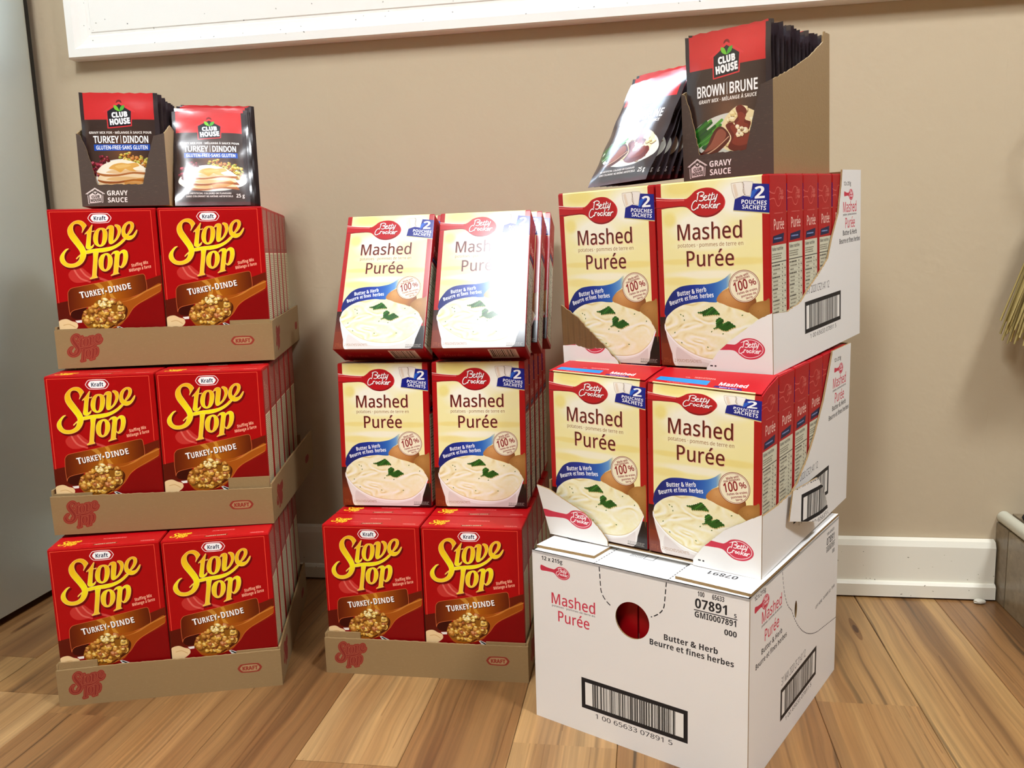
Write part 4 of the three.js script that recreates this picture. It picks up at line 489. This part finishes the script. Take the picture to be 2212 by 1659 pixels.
// ---------------------------------------------------------------- paperboard boxes
function boxGeo(w, h, d, { r = 0.0011, front = 0.0003, other = 0.0002, sd = 1, seg = [8, 10, 4] } = {}) {
  const n = seg, H = [w / 2, h / 2, d / 2], g = new THREE.BoxGeometry(w, h, d, ...n), p = g.attributes.position, uv = g.attributes.uv, nn = g.attributes.normal, re = (c, a) => { const k = Math.round((c / (2 * H[a]) + 0.5) * n[a]); return k === 0 ? -H[a] : k === n[a] ? H[a] : -H[a] + r + ((k - 1) / (n[a] - 2)) * (2 * H[a] - 2 * r); };
  for (let i = 0; i < p.count; i++) {
    const N = [nn.getX(i), nn.getY(i), nn.getZ(i)], a = N.findIndex((v) => Math.abs(v) > 0.5), v = [p.getX(i), p.getY(i), p.getZ(i)].map((c, k) => (k === a ? c : re(c, k)));
    const [x, y, z] = v, W = [w, h, d]; const u0 = a === 0 ? 0.5 - (N[0] * z) / d : a === 1 ? x / w + 0.5 : N[2] > 0 ? x / w + 0.5 : 0.5 - x / w, v0 = a === 1 ? 0.5 - (N[1] * z) / d : y / h + 0.5; uv.setXY(i, u0, v0);
    const q = v.map((c, k) => Math.max(-H[k] + r, Math.min(H[k] - r, c))), dv = v.map((c, k) => c - q[k]), L = Math.hypot(...dv), o = q.map((c, k) => c + (dv[k] / L) * r);
    const b = v.reduce((m, c, k) => (k === a ? m : m * (1 - (c / H[k]) ** 2)), 1); let amp = a === 2 && N[2] > 0 ? front : other; o[a] += N[a] * (amp * b + (a === 2 && N[2] > 0 ? front * 0.7 : 0) * (fbm(x * 22 + sd * 3, y * 22, sd) - 0.5) * b);
    p.setXYZ(i, o[0], o[1] + h / 2, o[2]);
  }
  g.computeVertexNormals(); return g;
}
const WS = 0.1326, HS = 0.2001, DS = 0.0466, WM = 0.1276, HM = 0.1975, DM = 0.0472;
const flapGeo = (w, d) => { const f = 0.0007, g = new THREE.BoxGeometry(w - 0.003, f, d - 0.0032).translate(0, f / 2, 0.0004); const p = g.attributes.position, uv = g.attributes.uv; for (let i = 0; i < p.count; i++) uv.setXY(i, p.getX(i) / w + 0.5, 0.5 - p.getZ(i) / d); return g; };
const stuffGeo = [1, 2, 3].map((s) => boxGeo(WS - 0.0012, HS, DS, { sd: s, front: 0.0003 })), stuffFrontGeo = [4, 5, 6].map((s) => boxGeo(WS - 0.0012, HS, DS, { sd: s, front: 0.0009 })), stuffFlap = flapGeo(WS, DS);
const mashGeo = [1, 2, 3].map((s) => boxGeo(WM - 0.0012, HM, DM, { sd: s + 10, front: 0.0003 })), mashFrontGeo = [4, 5, 6].map((s) => boxGeo(WM - 0.0012, HM, DM, { sd: s + 10, front: 0.001 })), mashFlap = flapGeo(WM, DM);
const sMats = [M.sSide, M.sSide, M.sTop, M.red, M.sFront, M.red], mMats = [M.mSide, M.mSide, M.mTop, M.mBottom, M.mFront, M.mFront];
const crushed = [[0.005, 0.0075], [0.0085, 0.0125]].map(([a, b], k) => { const g = boxGeo(WM - 0.0012, HM, DM, { sd: 30 + k, front: 0.001, seg: [10, 16, 6] }), p = g.attributes.position; for (let i = 0; i < p.count; i++) { const u = p.getX(i) / WM + 0.5, v = p.getY(i) / HM, w = p.getZ(i) / DM + 0.5, t = Math.max(0, (v - 0.86) / 0.14); p.setY(i, p.getY(i) - (a + (b - a) * u) * t * Math.max(0, w) ** 1.3 + 0.0012 * t * (fbm(u * 6, w * 3, 60 + k) - 0.5)); p.setZ(i, p.getZ(i) - (w > 0.9 ? 0.0022 * t * t : 0)); } g.computeVertexNormals(); return g; });
function bendFlap(k) { const [a, b] = [[0.005, 0.0075], [0.0085, 0.0125]][k], f = 0.0007, g = new THREE.BoxGeometry(WM - 0.003, f, DM - 0.0032, 10, 1, 6).translate(0, f / 2 + 0.0012, 0.0004), p = g.attributes.position, uv = g.attributes.uv; for (let i = 0; i < p.count; i++) { const u = p.getX(i) / WM + 0.5, w = p.getZ(i) / DM + 0.5; uv.setXY(i, u, 1 - w); p.setY(i, p.getY(i) - (a + (b - a) * u) * Math.max(0, w) ** 1.3); } g.computeVertexNormals(); return g; }
let boxCount = 0;
function foodBox(kind, label, group, Mx, isFront) {
  const s = kind === 's', t = thing(s ? 'stuffing_box' : 'mashed_potato_box', label, 'box', group), gs = s ? (isFront ? stuffFrontGeo : stuffGeo) : isFront ? mashFrontGeo : mashGeo; boxCount++;
  part('body', gs[boxCount % 3], s ? sMats : mMats, t); const f = part('top_flap', s ? stuffFlap : mashFlap, s ? M.sTop : M.mTop, t); f.position.y = s ? HS : HM; place(t, Mx); return t;
}
// local offsets: bottom middle of the box
const at = (F, x, y, z, r = 0, p = 0) => F.clone().multiply(frame(x, y, z, r, p));

// ---------------------------------------------------------------- card panels
function panelGeo(pts, th, W, H, x0, y0, holes = []) {          // outline in mm; printed face at z = th
  const v2 = (a) => a.map(([x, y]) => new THREE.Vector2(x / 1000, y / 1000)); let o = v2(pts); if (THREE.ShapeUtils.isClockWise(o)) o.reverse(); const hs = holes.map((h) => { const q = v2(h); if (!THREE.ShapeUtils.isClockWise(q)) q.reverse(); return q; });
  const tri = THREE.ShapeUtils.triangulateShape(o, hs), all = o.concat(...hs), pos = [], uv = [], put = (q, z) => { pos.push(q.x, q.y, z); uv.push((q.x * 1000 - x0) / W, (q.y * 1000 - y0) / H); };
  for (const t of tri) for (const i of t) put(all[i], th); const nf = pos.length / 3; for (const t of tri) for (const i of [t[0], t[2], t[1]]) put(all[i], 0);
  for (const ring of [o, ...hs]) ring.forEach((a, i) => { const b = ring[(i + 1) % ring.length]; put(a, 0); put(b, 0); put(b, th); put(a, 0); put(b, th); put(a, th); });
  const g = new THREE.BufferGeometry(); g.setAttribute('position', new THREE.Float32BufferAttribute(pos, 3)); g.setAttribute('uv', new THREE.Float32BufferAttribute(uv, 2)); g.addGroup(0, nf, 0); g.addGroup(nf, pos.length / 3 - nf, 1); g.computeVertexNormals(); return g;
}
function torn(pts, i0, i1, amp, sd) {                            // ragged edge between two corners of an outline
  const out = []; pts.forEach((p, i) => { out.push(p); if (i >= i0 && i < i1) { const q = pts[i + 1], n = Math.max(2, Math.round(Math.hypot(q[0] - p[0], q[1] - p[1]) / 3)); for (let k = 1; k < n; k++) { const t = k / n, e = amp * (hash(i * 31 + k, 3, sd) - 0.5) * 2; out.push([p[0] + (q[0] - p[0]) * t + e * 0.6, p[1] + (q[1] - p[1]) * t + e]); } } }); return out;
}
const rect = (x0, y0, x1, y1) => [[x0, y0], [x1, y0], [x1, y1], [x0, y1]];
function bend(g, f) { const p = g.attributes.position, v = new THREE.Vector3(); for (let i = 0; i < p.count; i++) { v.fromBufferAttribute(p, i); f(v); p.setXYZ(i, v.x, v.y, v.z); } g.computeVertexNormals(); return g; }
// cardboard tray of twelve boxes
function tray(label, F, o) {
  const t = thing('cardboard_tray', label, 'tray', 'kraft trays under the stuffing boxes'), W = WS * 2 + 0.002, D = 6 * (DS + 0.0007) + 0.003, th = 0.0026, h = o.h ?? 50, hb = o.back ?? 54, w1 = W * 500 + 3;
  const fr = torn([[-w1, 0], [w1, 0], [w1, h + (o.r ?? 0)], [w1 * 0.3, h - 0.6], [-w1 * 0.4, h + 0.4], [-w1, h + (o.l ?? 0)]], 2, 5, 0.35, o.sd);
  const f = part('front_panel', panelGeo(fr, th, 272, 50, -136, 0), [M.trayFront, M.kraft], t); f.position.set(0, 0, 0.0036); f.rotation.x = o.lean ?? 0;
  const b = part('back_panel', panelGeo(rect(-w1, 0, w1, hb), th, 120, 120, 0, 0), [M.kraft, M.kraft], t); b.position.set(0, 0, -D - 0.0006); b.rotation.y = Math.PI;
  const base = part('bottom_panel', panelGeo(rect(-w1, 0, w1, D * 1000), th, 120, 120, 0, 0), [M.kraft, M.kraft], t); base.rotation.x = -Math.PI / 2;
  for (const s of [1, -1]) {
    const hh = o.side ?? 54, out = s > 0 ? torn([[0, 0], [D * 1000 + 3, 0], [D * 1000 + 3, hh + 3], [D * 400, hh], [0, h + 3]], 2, 4, 0.4, o.sd + 9) : rect(-D * 1000, 0, 0, hh).map((q) => q);
    const g = panelGeo(out, th, 292, 50, s > 0 ? 0 : -292, 0); const sp = part('side_panel', g, [M.traySide, M.kraft], t); sp.rotation.y = s * Math.PI / 2 + (s > 0 ? -(o.flare ?? 0) : o.flareL ?? 0); sp.position.set(s * (W / 2 + 0.0004), 0, 0.003);
    const cf = part('corner_flap', panelGeo(s > 0 ? rect(W * 500 - 52, 3, W * 500, h + (o.cr ?? 3)) : rect(-W * 500, 3, -W * 500 + 46, h + (o.cl ?? 2)), 0.002, 120, 120, 0, 0), [M.kraft, M.kraft], t); cf.position.set(0, 0, 0.0013);
  }
  place(t, F); return t;
}
const TIERNAMES = { L: 'left', M: 'middle', R: 'right' };
function stuffingTier(F, stack, tier, o) {
  const tn = { L: ['bottom', 'middle', 'top'], M: ['only'] }[stack][tier], where = stack === 'L' ? `${tn} tray of left stack` : 'tray at foot of middle stack';
  tray(stack === 'L' ? `kraft cardboard tray of red stuffing boxes, ${tn} of the left stack` : 'kraft cardboard tray of red stuffing boxes under the mashed potato boxes', F, o);
  for (const s of [-1, 1]) for (let k = 0; k < 6; k++) {
    const side = s < 0 ? 'left' : 'right', lab = k === 0 ? `red stuffing box at ${side} front of the ${where}` : `red stuffing box, ${ORD[k]} from front in ${side} row, ${where}`;
    foodBox('s', lab, `stuffing boxes in the ${where}`, at(F, s * (WS / 2 + 0.0004) + (k ? rr(-0.0003, 0.0003) : 0), 0.003, -DS / 2 - k * (DS + 0.0007)), k === 0);
  }
}
const PS = 0.2066;
const FL = [frame(-0.6037, 0, 0.4043, 0.3021), frame(-0.6196, PS, 0.3596, 0.2813, -0.006, -0.012), frame(-0.6293, 2 * PS + 0.0015, 0.3034, 0.3171, -0.0044, -0.0064)];
stuffingTier(FL[0], 'L', 0, { sd: 1, l: -1, cl: 8, cr: 2, flare: 0.01, h: 49 });
stuffingTier(FL[1], 'L', 1, { sd: 2, cr: 13, cl: 3, flare: 0.065, lean: 0.05, h: 50, l: 1, r: -1, side: 58 });
stuffingTier(FL[2], 'L', 2, { sd: 3, cr: 5, cl: 1, flare: 0.03, h: 50 });
const FM0 = frame(-0.2898, 0, 0.3254, -0.0013);
stuffingTier(FM0, 'M', 0, { sd: 4, cl: 8, cr: 3, l: 0, h: 49, flareL: 0.1 });
// mashed potato boxes standing, then leaning back, on the middle stack
{
  const y1 = 0.003 + HS + 0.0008, r1 = 0.0253, tl = [0.049, 0.04, 0.03, 0.02, 0.012];
  for (const s of [-1, 1]) { let z = 0; for (let k = 0; k < 5; k++) { const p = tl[k]; const F = frame(-0.2889 + (s < 0 ? -WM / 2 - 0.004 : WM / 2), y1 + DM * Math.sin(p) + 0.0003, 0.2481 - z + (s < 0 ? 0.0016 : -0.0016), r1, p, -0.004); foodBox('m', k ? `upright mashed potato box, ${ORD[k]} from front in ${s < 0 ? 'left' : 'right'} row of middle stack` : `upright mashed potato box at the ${s < 0 ? 'left' : 'right'} front of the middle stack`, 'upright mashed potato boxes of the middle stack', at(F, 0, 0, -DM / 2), k === 0); z += DM + 0.0007 + (k < 4 ? HM * (tl[k] - tl[k + 1]) * 1.0 : 0); } }
  const y2 = 0.4038, tt = [0.4538, 0.445, 0.435];
  for (const s of [-1, 1]) for (let k = 0; k < 3; k++) { const p = tt[k], dx = s > 0 ? [0, 0.009, 0.015][k] : [0, -0.002, 0.001][k]; const F = frame(-0.283 + dx + (s < 0 ? -WM / 2 - 0.008 : WM / 2), y2 + DM * Math.sin(p) + 0.0012, 0.2598 - k * 0.0546, -0.0135, p, s < 0 ? -0.004 : 0.004); foodBox('m', k ? `tilted mashed potato box, ${ORD[k]} from front in ${s < 0 ? 'left' : 'right'} row topping middle stack` : s < 0 ? 'mashed potato box leaning back without glare at the top of the middle stack' : 'mashed potato box leaning back with bright glare at the top of the middle stack', 'leaning mashed potato boxes of the middle stack', at(F, 0, 0, -DM / 2), k === 0); }
}
// ---------------------------------------------------------------- white cases at the right
const WC = 259.6, HC = 207.1, DC = 301.9, TH = 0.002, HW = WC / 2;
const FR = [frame(-0.0185, 0, 0.4648, -0.4812), frame(-0.0023, 0.2109, 0.4237, -0.4859, -0.0295, -0.007), frame(0.0132, 0.4122, 0.3787, -0.5058, -0.0526, 0.0101)];
const side = (t, pts, mat, s, name = 'side_panel', holes) => { const g = panelGeo(s > 0 ? pts : pts.map(([x, y]) => [-x, y]), TH, DC, HC, s > 0 ? 0 : -DC, 0, holes); const m = part(name, g, [mat, M.kraft], t); m.rotation.y = (s * Math.PI) / 2; m.position.x = s * (HW / 1000 - TH); return m; };
const backPanel = (t, mat, hh = HC) => { const m = part('back_panel', panelGeo(rect(-HW + 2, 0, HW - 2, hh), TH, WC, HC, -HW, 0), [mat, M.kraft], t); m.rotation.y = Math.PI; m.position.z = -DC / 1000 + TH; };
const basePanel = (t) => { const m = part('bottom_panel', panelGeo(rect(-HW + 2, 2, HW - 2, DC - 2), TH, 120, 120, 0, 0), [M.kraft, M.white], t); m.rotation.x = -Math.PI / 2; };
{ // closed case on the floor
  const t = thing('shipping_case', 'closed white shipping case with a round finger hole, foot of the right stack', 'case');
  const hole = [], cx = 0.3, cy = 149.6, sx = [[134, 150]]; for (let i = 0; i < 40; i++) { const a = (i / 40) * Math.PI * 2; hole.push([cx + 20.6 * Math.cos(a), cy + 20.4 * Math.sin(a)]); }
  const f = part('front_panel', panelGeo(rect(-HW, 0, HW, HC - 3.6), TH, WC, HC, -HW, 0, [hole]), [M.caseFront, M.kraft], t); f.position.z = -TH;
  const slit = []; for (let i = 0; i < 20; i++) { const a = (i / 20) * Math.PI * 2; slit.push([141 + 4.2 * Math.cos(a), 141 + 10 * Math.sin(a)]); }
  side(t, rect(2, 0, DC, HC - 3.6), M.caseSide, 1, 'side_panel', [slit]); side(t, rect(2, 0, DC, HC - 3.6), M.white, -1); backPanel(t, M.white); basePanel(t);
  const tp = part('top_panel', panelGeo(rect(-HW, 0, HW, DC), 0.003, WC, DC, -HW, 0), [M.caseTop, M.white], t); tp.rotation.x = -Math.PI / 2; tp.position.y = (HC - 6.6) / 1000;
  for (const [x0, x1, z0, lab] of [[-HW + 0.4, -54, 9, 'left'], [47, HW - 0.4, 8, 'right']]) { const g = part('top_flap', panelGeo(torn([[x0, DC - 1], [x0, z0], [x1, z0 + (lab === 'left' ? 4 : -3)], [x1, DC - 1]], 1, 2, 0.25, 5), 0.0032, WC, DC, -HW, 0), [M.caseTop, M.kraft], t); g.rotation.x = -Math.PI / 2; g.position.y = (HC - 3.5) / 1000; }
  place(t, FR[0].clone().multiply(new THREE.Matrix4().makeScale(1, 1.0145, 1)));
  for (const s of [-1, 1]) { const b = foodBox('m', `mashed potato box inside the closed case, ${s < 0 ? 'left' : 'right'} half of its round hole`, 'boxes inside the closed case', at(FR[0], s * (WM / 2 + 0.0003), 0.0025, -0.014 - DM / 2, Math.PI), false); b.children[0].material = [M.mSide, M.mSide, M.mTop, M.mBottom, M.mFront, M.red]; }
}
function openCase(label, i, o) {
  const t = thing('display_case', label, 'case', 'opened white display cases'); const F = FR[i];
  const l = part('front_panel', panelGeo(o.left, TH, WC, HC, -HW, 0), [o.leftMat ?? M.caseShow, M.kraft], t); l.position.z = -TH; if (o.leftBend) bend(l.geometry, o.leftBend);
  if (o.liner) { const q = part('torn_liner', panelGeo(o.liner, 0.0004, WC, HC, -HW, 0), [M.caseShow, M.white], t); q.position.z = 0.0001; }
  const r = part('front_panel', panelGeo(o.right, TH, WC, HC, -HW, 0), [M.caseShow, M.kraft], t); r.position.z = -TH;
  side(t, o.side, M.caseSideShow, 1); side(t, o.side, M.white, -1); backPanel(t, M.white, i === 1 ? 203 : HC); basePanel(t);
  if (o.flap) { const g = panelGeo(o.flap, 0.0014, DC, HC, 0, 0); bend(g, (v) => { const k = v.x - 0.07; v.z += 0.003 + 0.16 * Math.max(0, k) - 0.5 * Math.max(0, k - 0.05) ** 2 * 4; }); const m = part('torn_flap', g, [M.caseSideShow, M.kraft], t); m.rotation.y = Math.PI / 2; m.position.x = HW / 1000; }
  place(t, F);
  const nm = i === 1 ? 'middle case of right stack' : 'top case of right stack';
  for (const s of [-1, 1]) for (let k = 0; k < 6; k++) { const sd = s < 0 ? 'left' : 'right'; const bx = foodBox('m', k ? `mashed potato box, ${ORD[k]} from front in ${sd} row, ${nm}` : `mashed potato box at ${sd} front of the ${nm}`, `mashed potato boxes in the ${nm}`, at(F, s * (WM / 2 + 0.0002) + (k ? rr(-0.0004, 0.0003) * s : 0), 0.0042 + (k ? rr(0, 0.0004) : 0), -0.0036 - DM / 2 - k * 0.0488), k === 0); if (i === 1 && k === 0) { bx.children[0].geometry = crushed[s < 0 ? 0 : 1]; bx.remove(bx.children[1]); const fl = part('top_flap', bendFlap(s < 0 ? 0 : 1), M.mTop, bx); fl.position.y = HM; } }
}
openCase('opened white case with a large folded-out torn corner, middle of the right stack', 1, {
  left: torn([[-HW, 0], [-50, 0], [-50.4, 7], [-58, 17], [-75, 33.4], [-101, 48.5], [-117, 60], [-HW, 64]], 1, 6, 0.5, 21), leftBend: (v) => { const k = Math.max(0, v.y / 0.064), e = Math.max(0, -v.x / 0.13); v.z += 0.014 * k * k * e; v.x -= 0.007 * k * k * e; },
  right: torn([[HW, 0], [HW, 69], [114, 60.2], [91, 46.4], [76, 32], [66, 22], [55.3, 7.2], [55.3, 0]], 1, 6, 0.5, 22),
  side: torn([[DC, 0], [DC, 203.2], [224.5, 203.2], [224, 199], [214.6, 182], [195, 148.6], [165.5, 114.8], [141, 93], [107.6, 73], [89, 66.7], [43.6, 65.4], [2, 67], [2, 0]], 3, 10, 0.8, 23),
  flap: torn([[70.2, 41], [77, 73.4], [131.5, 75], [154, 55], [172, 22], [141, 21]], 2, 5, 0.8, 24),
});
const corr = noiseMap(128, (x) => 0.5 + 0.5 * Math.sin(x * Math.PI * 2 * 8), 4, 0);
const corrMat = std({ map: kraft, color: '#c9b9a4', roughness: 0.9, bumpMap: corr, bumpScale: 0.0015 });
openCase('opened white case with front corner stripped to brown corrugation, top of right stack', 2, {
  left: torn([[-HW, 0], [-50, 0], [-53, 7], [-63, 15.6], [-71.5, 25], [-84, 36.2], [-94.3, 45], [-107.3, 58], [-HW, 72]], 1, 8, 0.6, 31), leftMat: corrMat, liner: torn([[-HW, 0.4], [-52, 0.4], [-54, 7], [-63.6, 15.2], [-70, 22], [-96, 20], [-112, 25], [-HW, 23]], 1, 6, 0.7, 32),
  right: torn([[HW, 0], [HW, 64.6], [114, 57.4], [108.4, 52.6], [83.3, 34.5], [70.3, 22.8], [57, 5], [56.4, 0]], 1, 6, 0.5, 33),
  side: torn([[DC, 0], [DC, HC], [227.5, HC], [224, 189], [213, 156], [191, 131], [174.5, 106], [143, 91.5], [105, 76.8], [83.4, 66], [42.5, 60.6], [2, 63.5], [2, 0]], 2, 10, 0.9, 34),
});
// ---------------------------------------------------------------- gravy pouches
function pouchGeo(sd, th = 0.0075, curl = 0) {
  const nx = 14, ny = 22, pos = [], uv = [], w = PW / 1000, h = PH / 1000, side = (s) => { const base = pos.length / 3; for (let j = 0; j <= ny; j++) for (let i = 0; i <= nx; i++) { const u = i / nx, v = j / ny, e = Math.max(0, 1 - Math.abs(2 * u - 1) ** 5), b = v < 0.04 || v > 0.93 ? 0 : Math.sin(((v - 0.04) / 0.89) * Math.PI) ** 0.5 * (1.15 - 0.35 * v), edge = Math.min(1, Math.min(u, 1 - u, v, 1 - v) * 14);
    let t = 0.5 * th * e * b * (1 + 0.5 * (fbm(u * 4 + sd * 7, v * 5, sd) - 0.5)) + edge * 0.0011 * (fbm(u * 9 + sd, v * 11, sd + 3, 3) - 0.5); t = Math.max(0.00012, t); const mid = curl * (v - 0.3) * (v - 0.3) + 0.0012 * Math.sin(u * 5 + sd) * Math.max(0, v - 0.85) * 6 + 0.0006 * Math.sin(v * 23 + sd) * (1 - e);
    pos.push((u - 0.5) * w, v * h + (v === 1 ? 0.0006 * Math.sin(u * 40 + sd) : 0), mid + s * t); uv.push(s > 0 ? u : 1 - u, v); } return base; };
  const a = side(1), b = side(-1), idx = []; const quad = (o, i, j, f) => { const k = o + j * (nx + 1) + i; f ? idx.push(k, k + 1, k + nx + 2, k, k + nx + 2, k + nx + 1) : idx.push(k, k + nx + 2, k + 1, k, k + nx + 1, k + nx + 2); };
  for (let j = 0; j < ny; j++) for (let i = 0; i < nx; i++) quad(a, i, j, true); const nf = idx.length; for (let j = 0; j < ny; j++) for (let i = 0; i < nx; i++) quad(b, i, j, false);
  const g = new THREE.BufferGeometry(); g.setAttribute('position', new THREE.Float32BufferAttribute(pos, 3)); g.setAttribute('uv', new THREE.Float32BufferAttribute(uv, 2)); g.setIndex(idx); g.addGroup(0, nf, 0); g.addGroup(nf, idx.length - nf, 1); g.computeVertexNormals(); return g;
}
const pouches = [1, 2, 3, 4, 5].map((s) => pouchGeo(s)), leanPouches = [6, 7, 8].map((s) => pouchGeo(s, 0.0095, 0.005));
let pc = 0;
function pouch(kind, label, group, Mx, geo) { const t = new THREE.Mesh(geo ?? pouches[pc++ % 5], [kind === 't' ? M.foilTurkey : M.foilBrown, M.foilBack]); t.name = numbered('gravy_pouch'); t.userData = { label, category: 'pouch', group }; t.castShadow = t.receiveShadow = true; scene.add(t); place(t, Mx); return t; }
function gravyCarton(label, F, w, h, h2, d) {
  const t = thing('gravy_carton', label, 'carton', 'torn open gravy cartons'), x = w / 2, fm = std({ map: cartonFront(w, h), roughness: 0.7 }), k = w / 103.6;
  part('front_panel', panelGeo(torn([[-x, 0], [x, 0], [x, h], [x - 1, h], [38.8 * k, h - 3], [31 * k, 64], [25 * k, 40], [21.9 * k, 27.7], [-31.8 * k, 27.6], [-36.4 * k, 50], [-41 * k, 72], [-47.2 * k, h - 2], [-x, h]], 3, 11, 0.6, 41), 0.0014, w, h, -x, 0), [fm, M.kraft], t).position.z = -0.0014;
  for (const s of [1, -1]) { const o = torn([[d, 0], [d, h2], [d - 18, h2 + 1], [d - 20, h2 - 10], [d * 0.62, h2 - 30], [d * 0.34, h + 16], [1.4, h], [1.4, 0]], 1, 6, 0.7, 42); const g = panelGeo(s > 0 ? o : o.map(([a, b]) => [-a, b]), 0.0014, 120, 120, 0, 0); const m = part('side_panel', g, [M.kraft, M.kraft], t); m.rotation.y = (s * Math.PI) / 2; m.position.x = s * (x / 1000 - 0.0014); }
  const b = part('back_panel', panelGeo(torn([[x - 1.4, 0], [x - 1.4, h2], [-x + 1.4, h2], [-x + 1.4, 0]], 1, 2, 0.6, 43), 0.0014, 120, 120, 0, 0), [M.kraft, M.kraft], t); b.rotation.y = Math.PI; b.position.z = -d / 1000 + 0.0014;
  part('bottom_panel', panelGeo(rect(-x + 1.4, 1.4, x - 1.4, d - 1.4), 0.0012, 120, 120, 0, 0), [M.kraft, M.kraft], t).rotation.x = -Math.PI / 2; place(t, F); return t;
}
{ // right: carton of brown gravy and a leaning handful beside it
  const y = 0.0042 + HM + 0.0014, F = at(FR[2], 0.0623, y + 0.0004, -0.0515, -0.0255); gravyCarton('dark torn open gravy carton with tall kraft side, on top of the right stack', F, 103.6, 94, 156, 165.4);
  for (let k = 0; k < 15; k++) { const m = at(F, rr(-0.0012, 0.0012) * (k ? 1 : 0), 0.0014 + (k ? rr(0, 0.004) : 0.0), -0.0075 - k * 0.0102, 0, -0.012 + 0.004 * k / 15); m.scale(V(1, 1.05, 1)); pouch('b', k ? `brown gravy pouch, ${ORD[k]} from the front inside the right carton` : 'brown gravy pouch in front inside the right torn carton', 'brown gravy pouches inside the right carton', m); }
  for (let k = 0; k < 6; k++) { const Fw = frame(-0.0345 + 0.0030 * k, 0.0, 0.3445 - 0.0115 * k, -0.80 + 0.03 * k, 0.55 - [0, 0.02, 0.09, 0.11, 0.17, 0.19][k], 0.02), ly = 0.4122 + y + 0.0012 + 0.00062 * k; Fw.setPosition(-0.0345 + 0.0078 * k, ly + 0.0036, 0.3445 - 0.0088 * k); pouch('b', k ? `brown gravy pouch, ${ORD[k]} from the front of the slanting handful beside the carton` : 'front brown gravy pouch of the slanting glossy handful beside the carton', 'slanting brown gravy pouches', Fw, leanPouches[k % 3]); }
}
{ // left: carton of turkey gravy and a leaning row beside it
  const y = 0.003 + HS + 0.0008, F = at(FL[2], -0.0401, y + 0.0003, -0.0163, -0.01, 0.03).multiply(frame(0, 0.0035, 0)); gravyCarton('dark torn open carton of turkey gravy pouches, on top of the left stack', F, 108, 92, 132, 104);
  for (let k = 0; k < 9; k++) pouch('t', k ? `turkey gravy pouch, ${ORD[k]} from the front inside the left carton` : 'turkey gravy pouch in front inside the left torn carton', 'turkey gravy pouches inside the left carton', at(F, k ? rr(-0.002, 0.002) : -0.001, 0.0014, -0.0075 - k * 0.0105, 0, 0.01));
  for (let k = 0; k < 6; k++) { const p = 0.44 - 0.082 * k; pouch('t', k ? `turkey gravy pouch, ${ORD[k]} from the front of the tilted row beside the left carton` : 'front turkey gravy pouch tilted back beside the left carton', 'tilted turkey gravy pouches', at(FL[2], 0.066 + 0.0005 * k, y + 0.0035, -0.033 - 0.0165 * k, 0.126 - 0.012 * k, p), leanPouches[k % 3]); }
}
scene.traverse((o) => { if (o.isMesh) { o.castShadow = true; o.receiveShadow = true; } });
renderer.render(scene, camera);
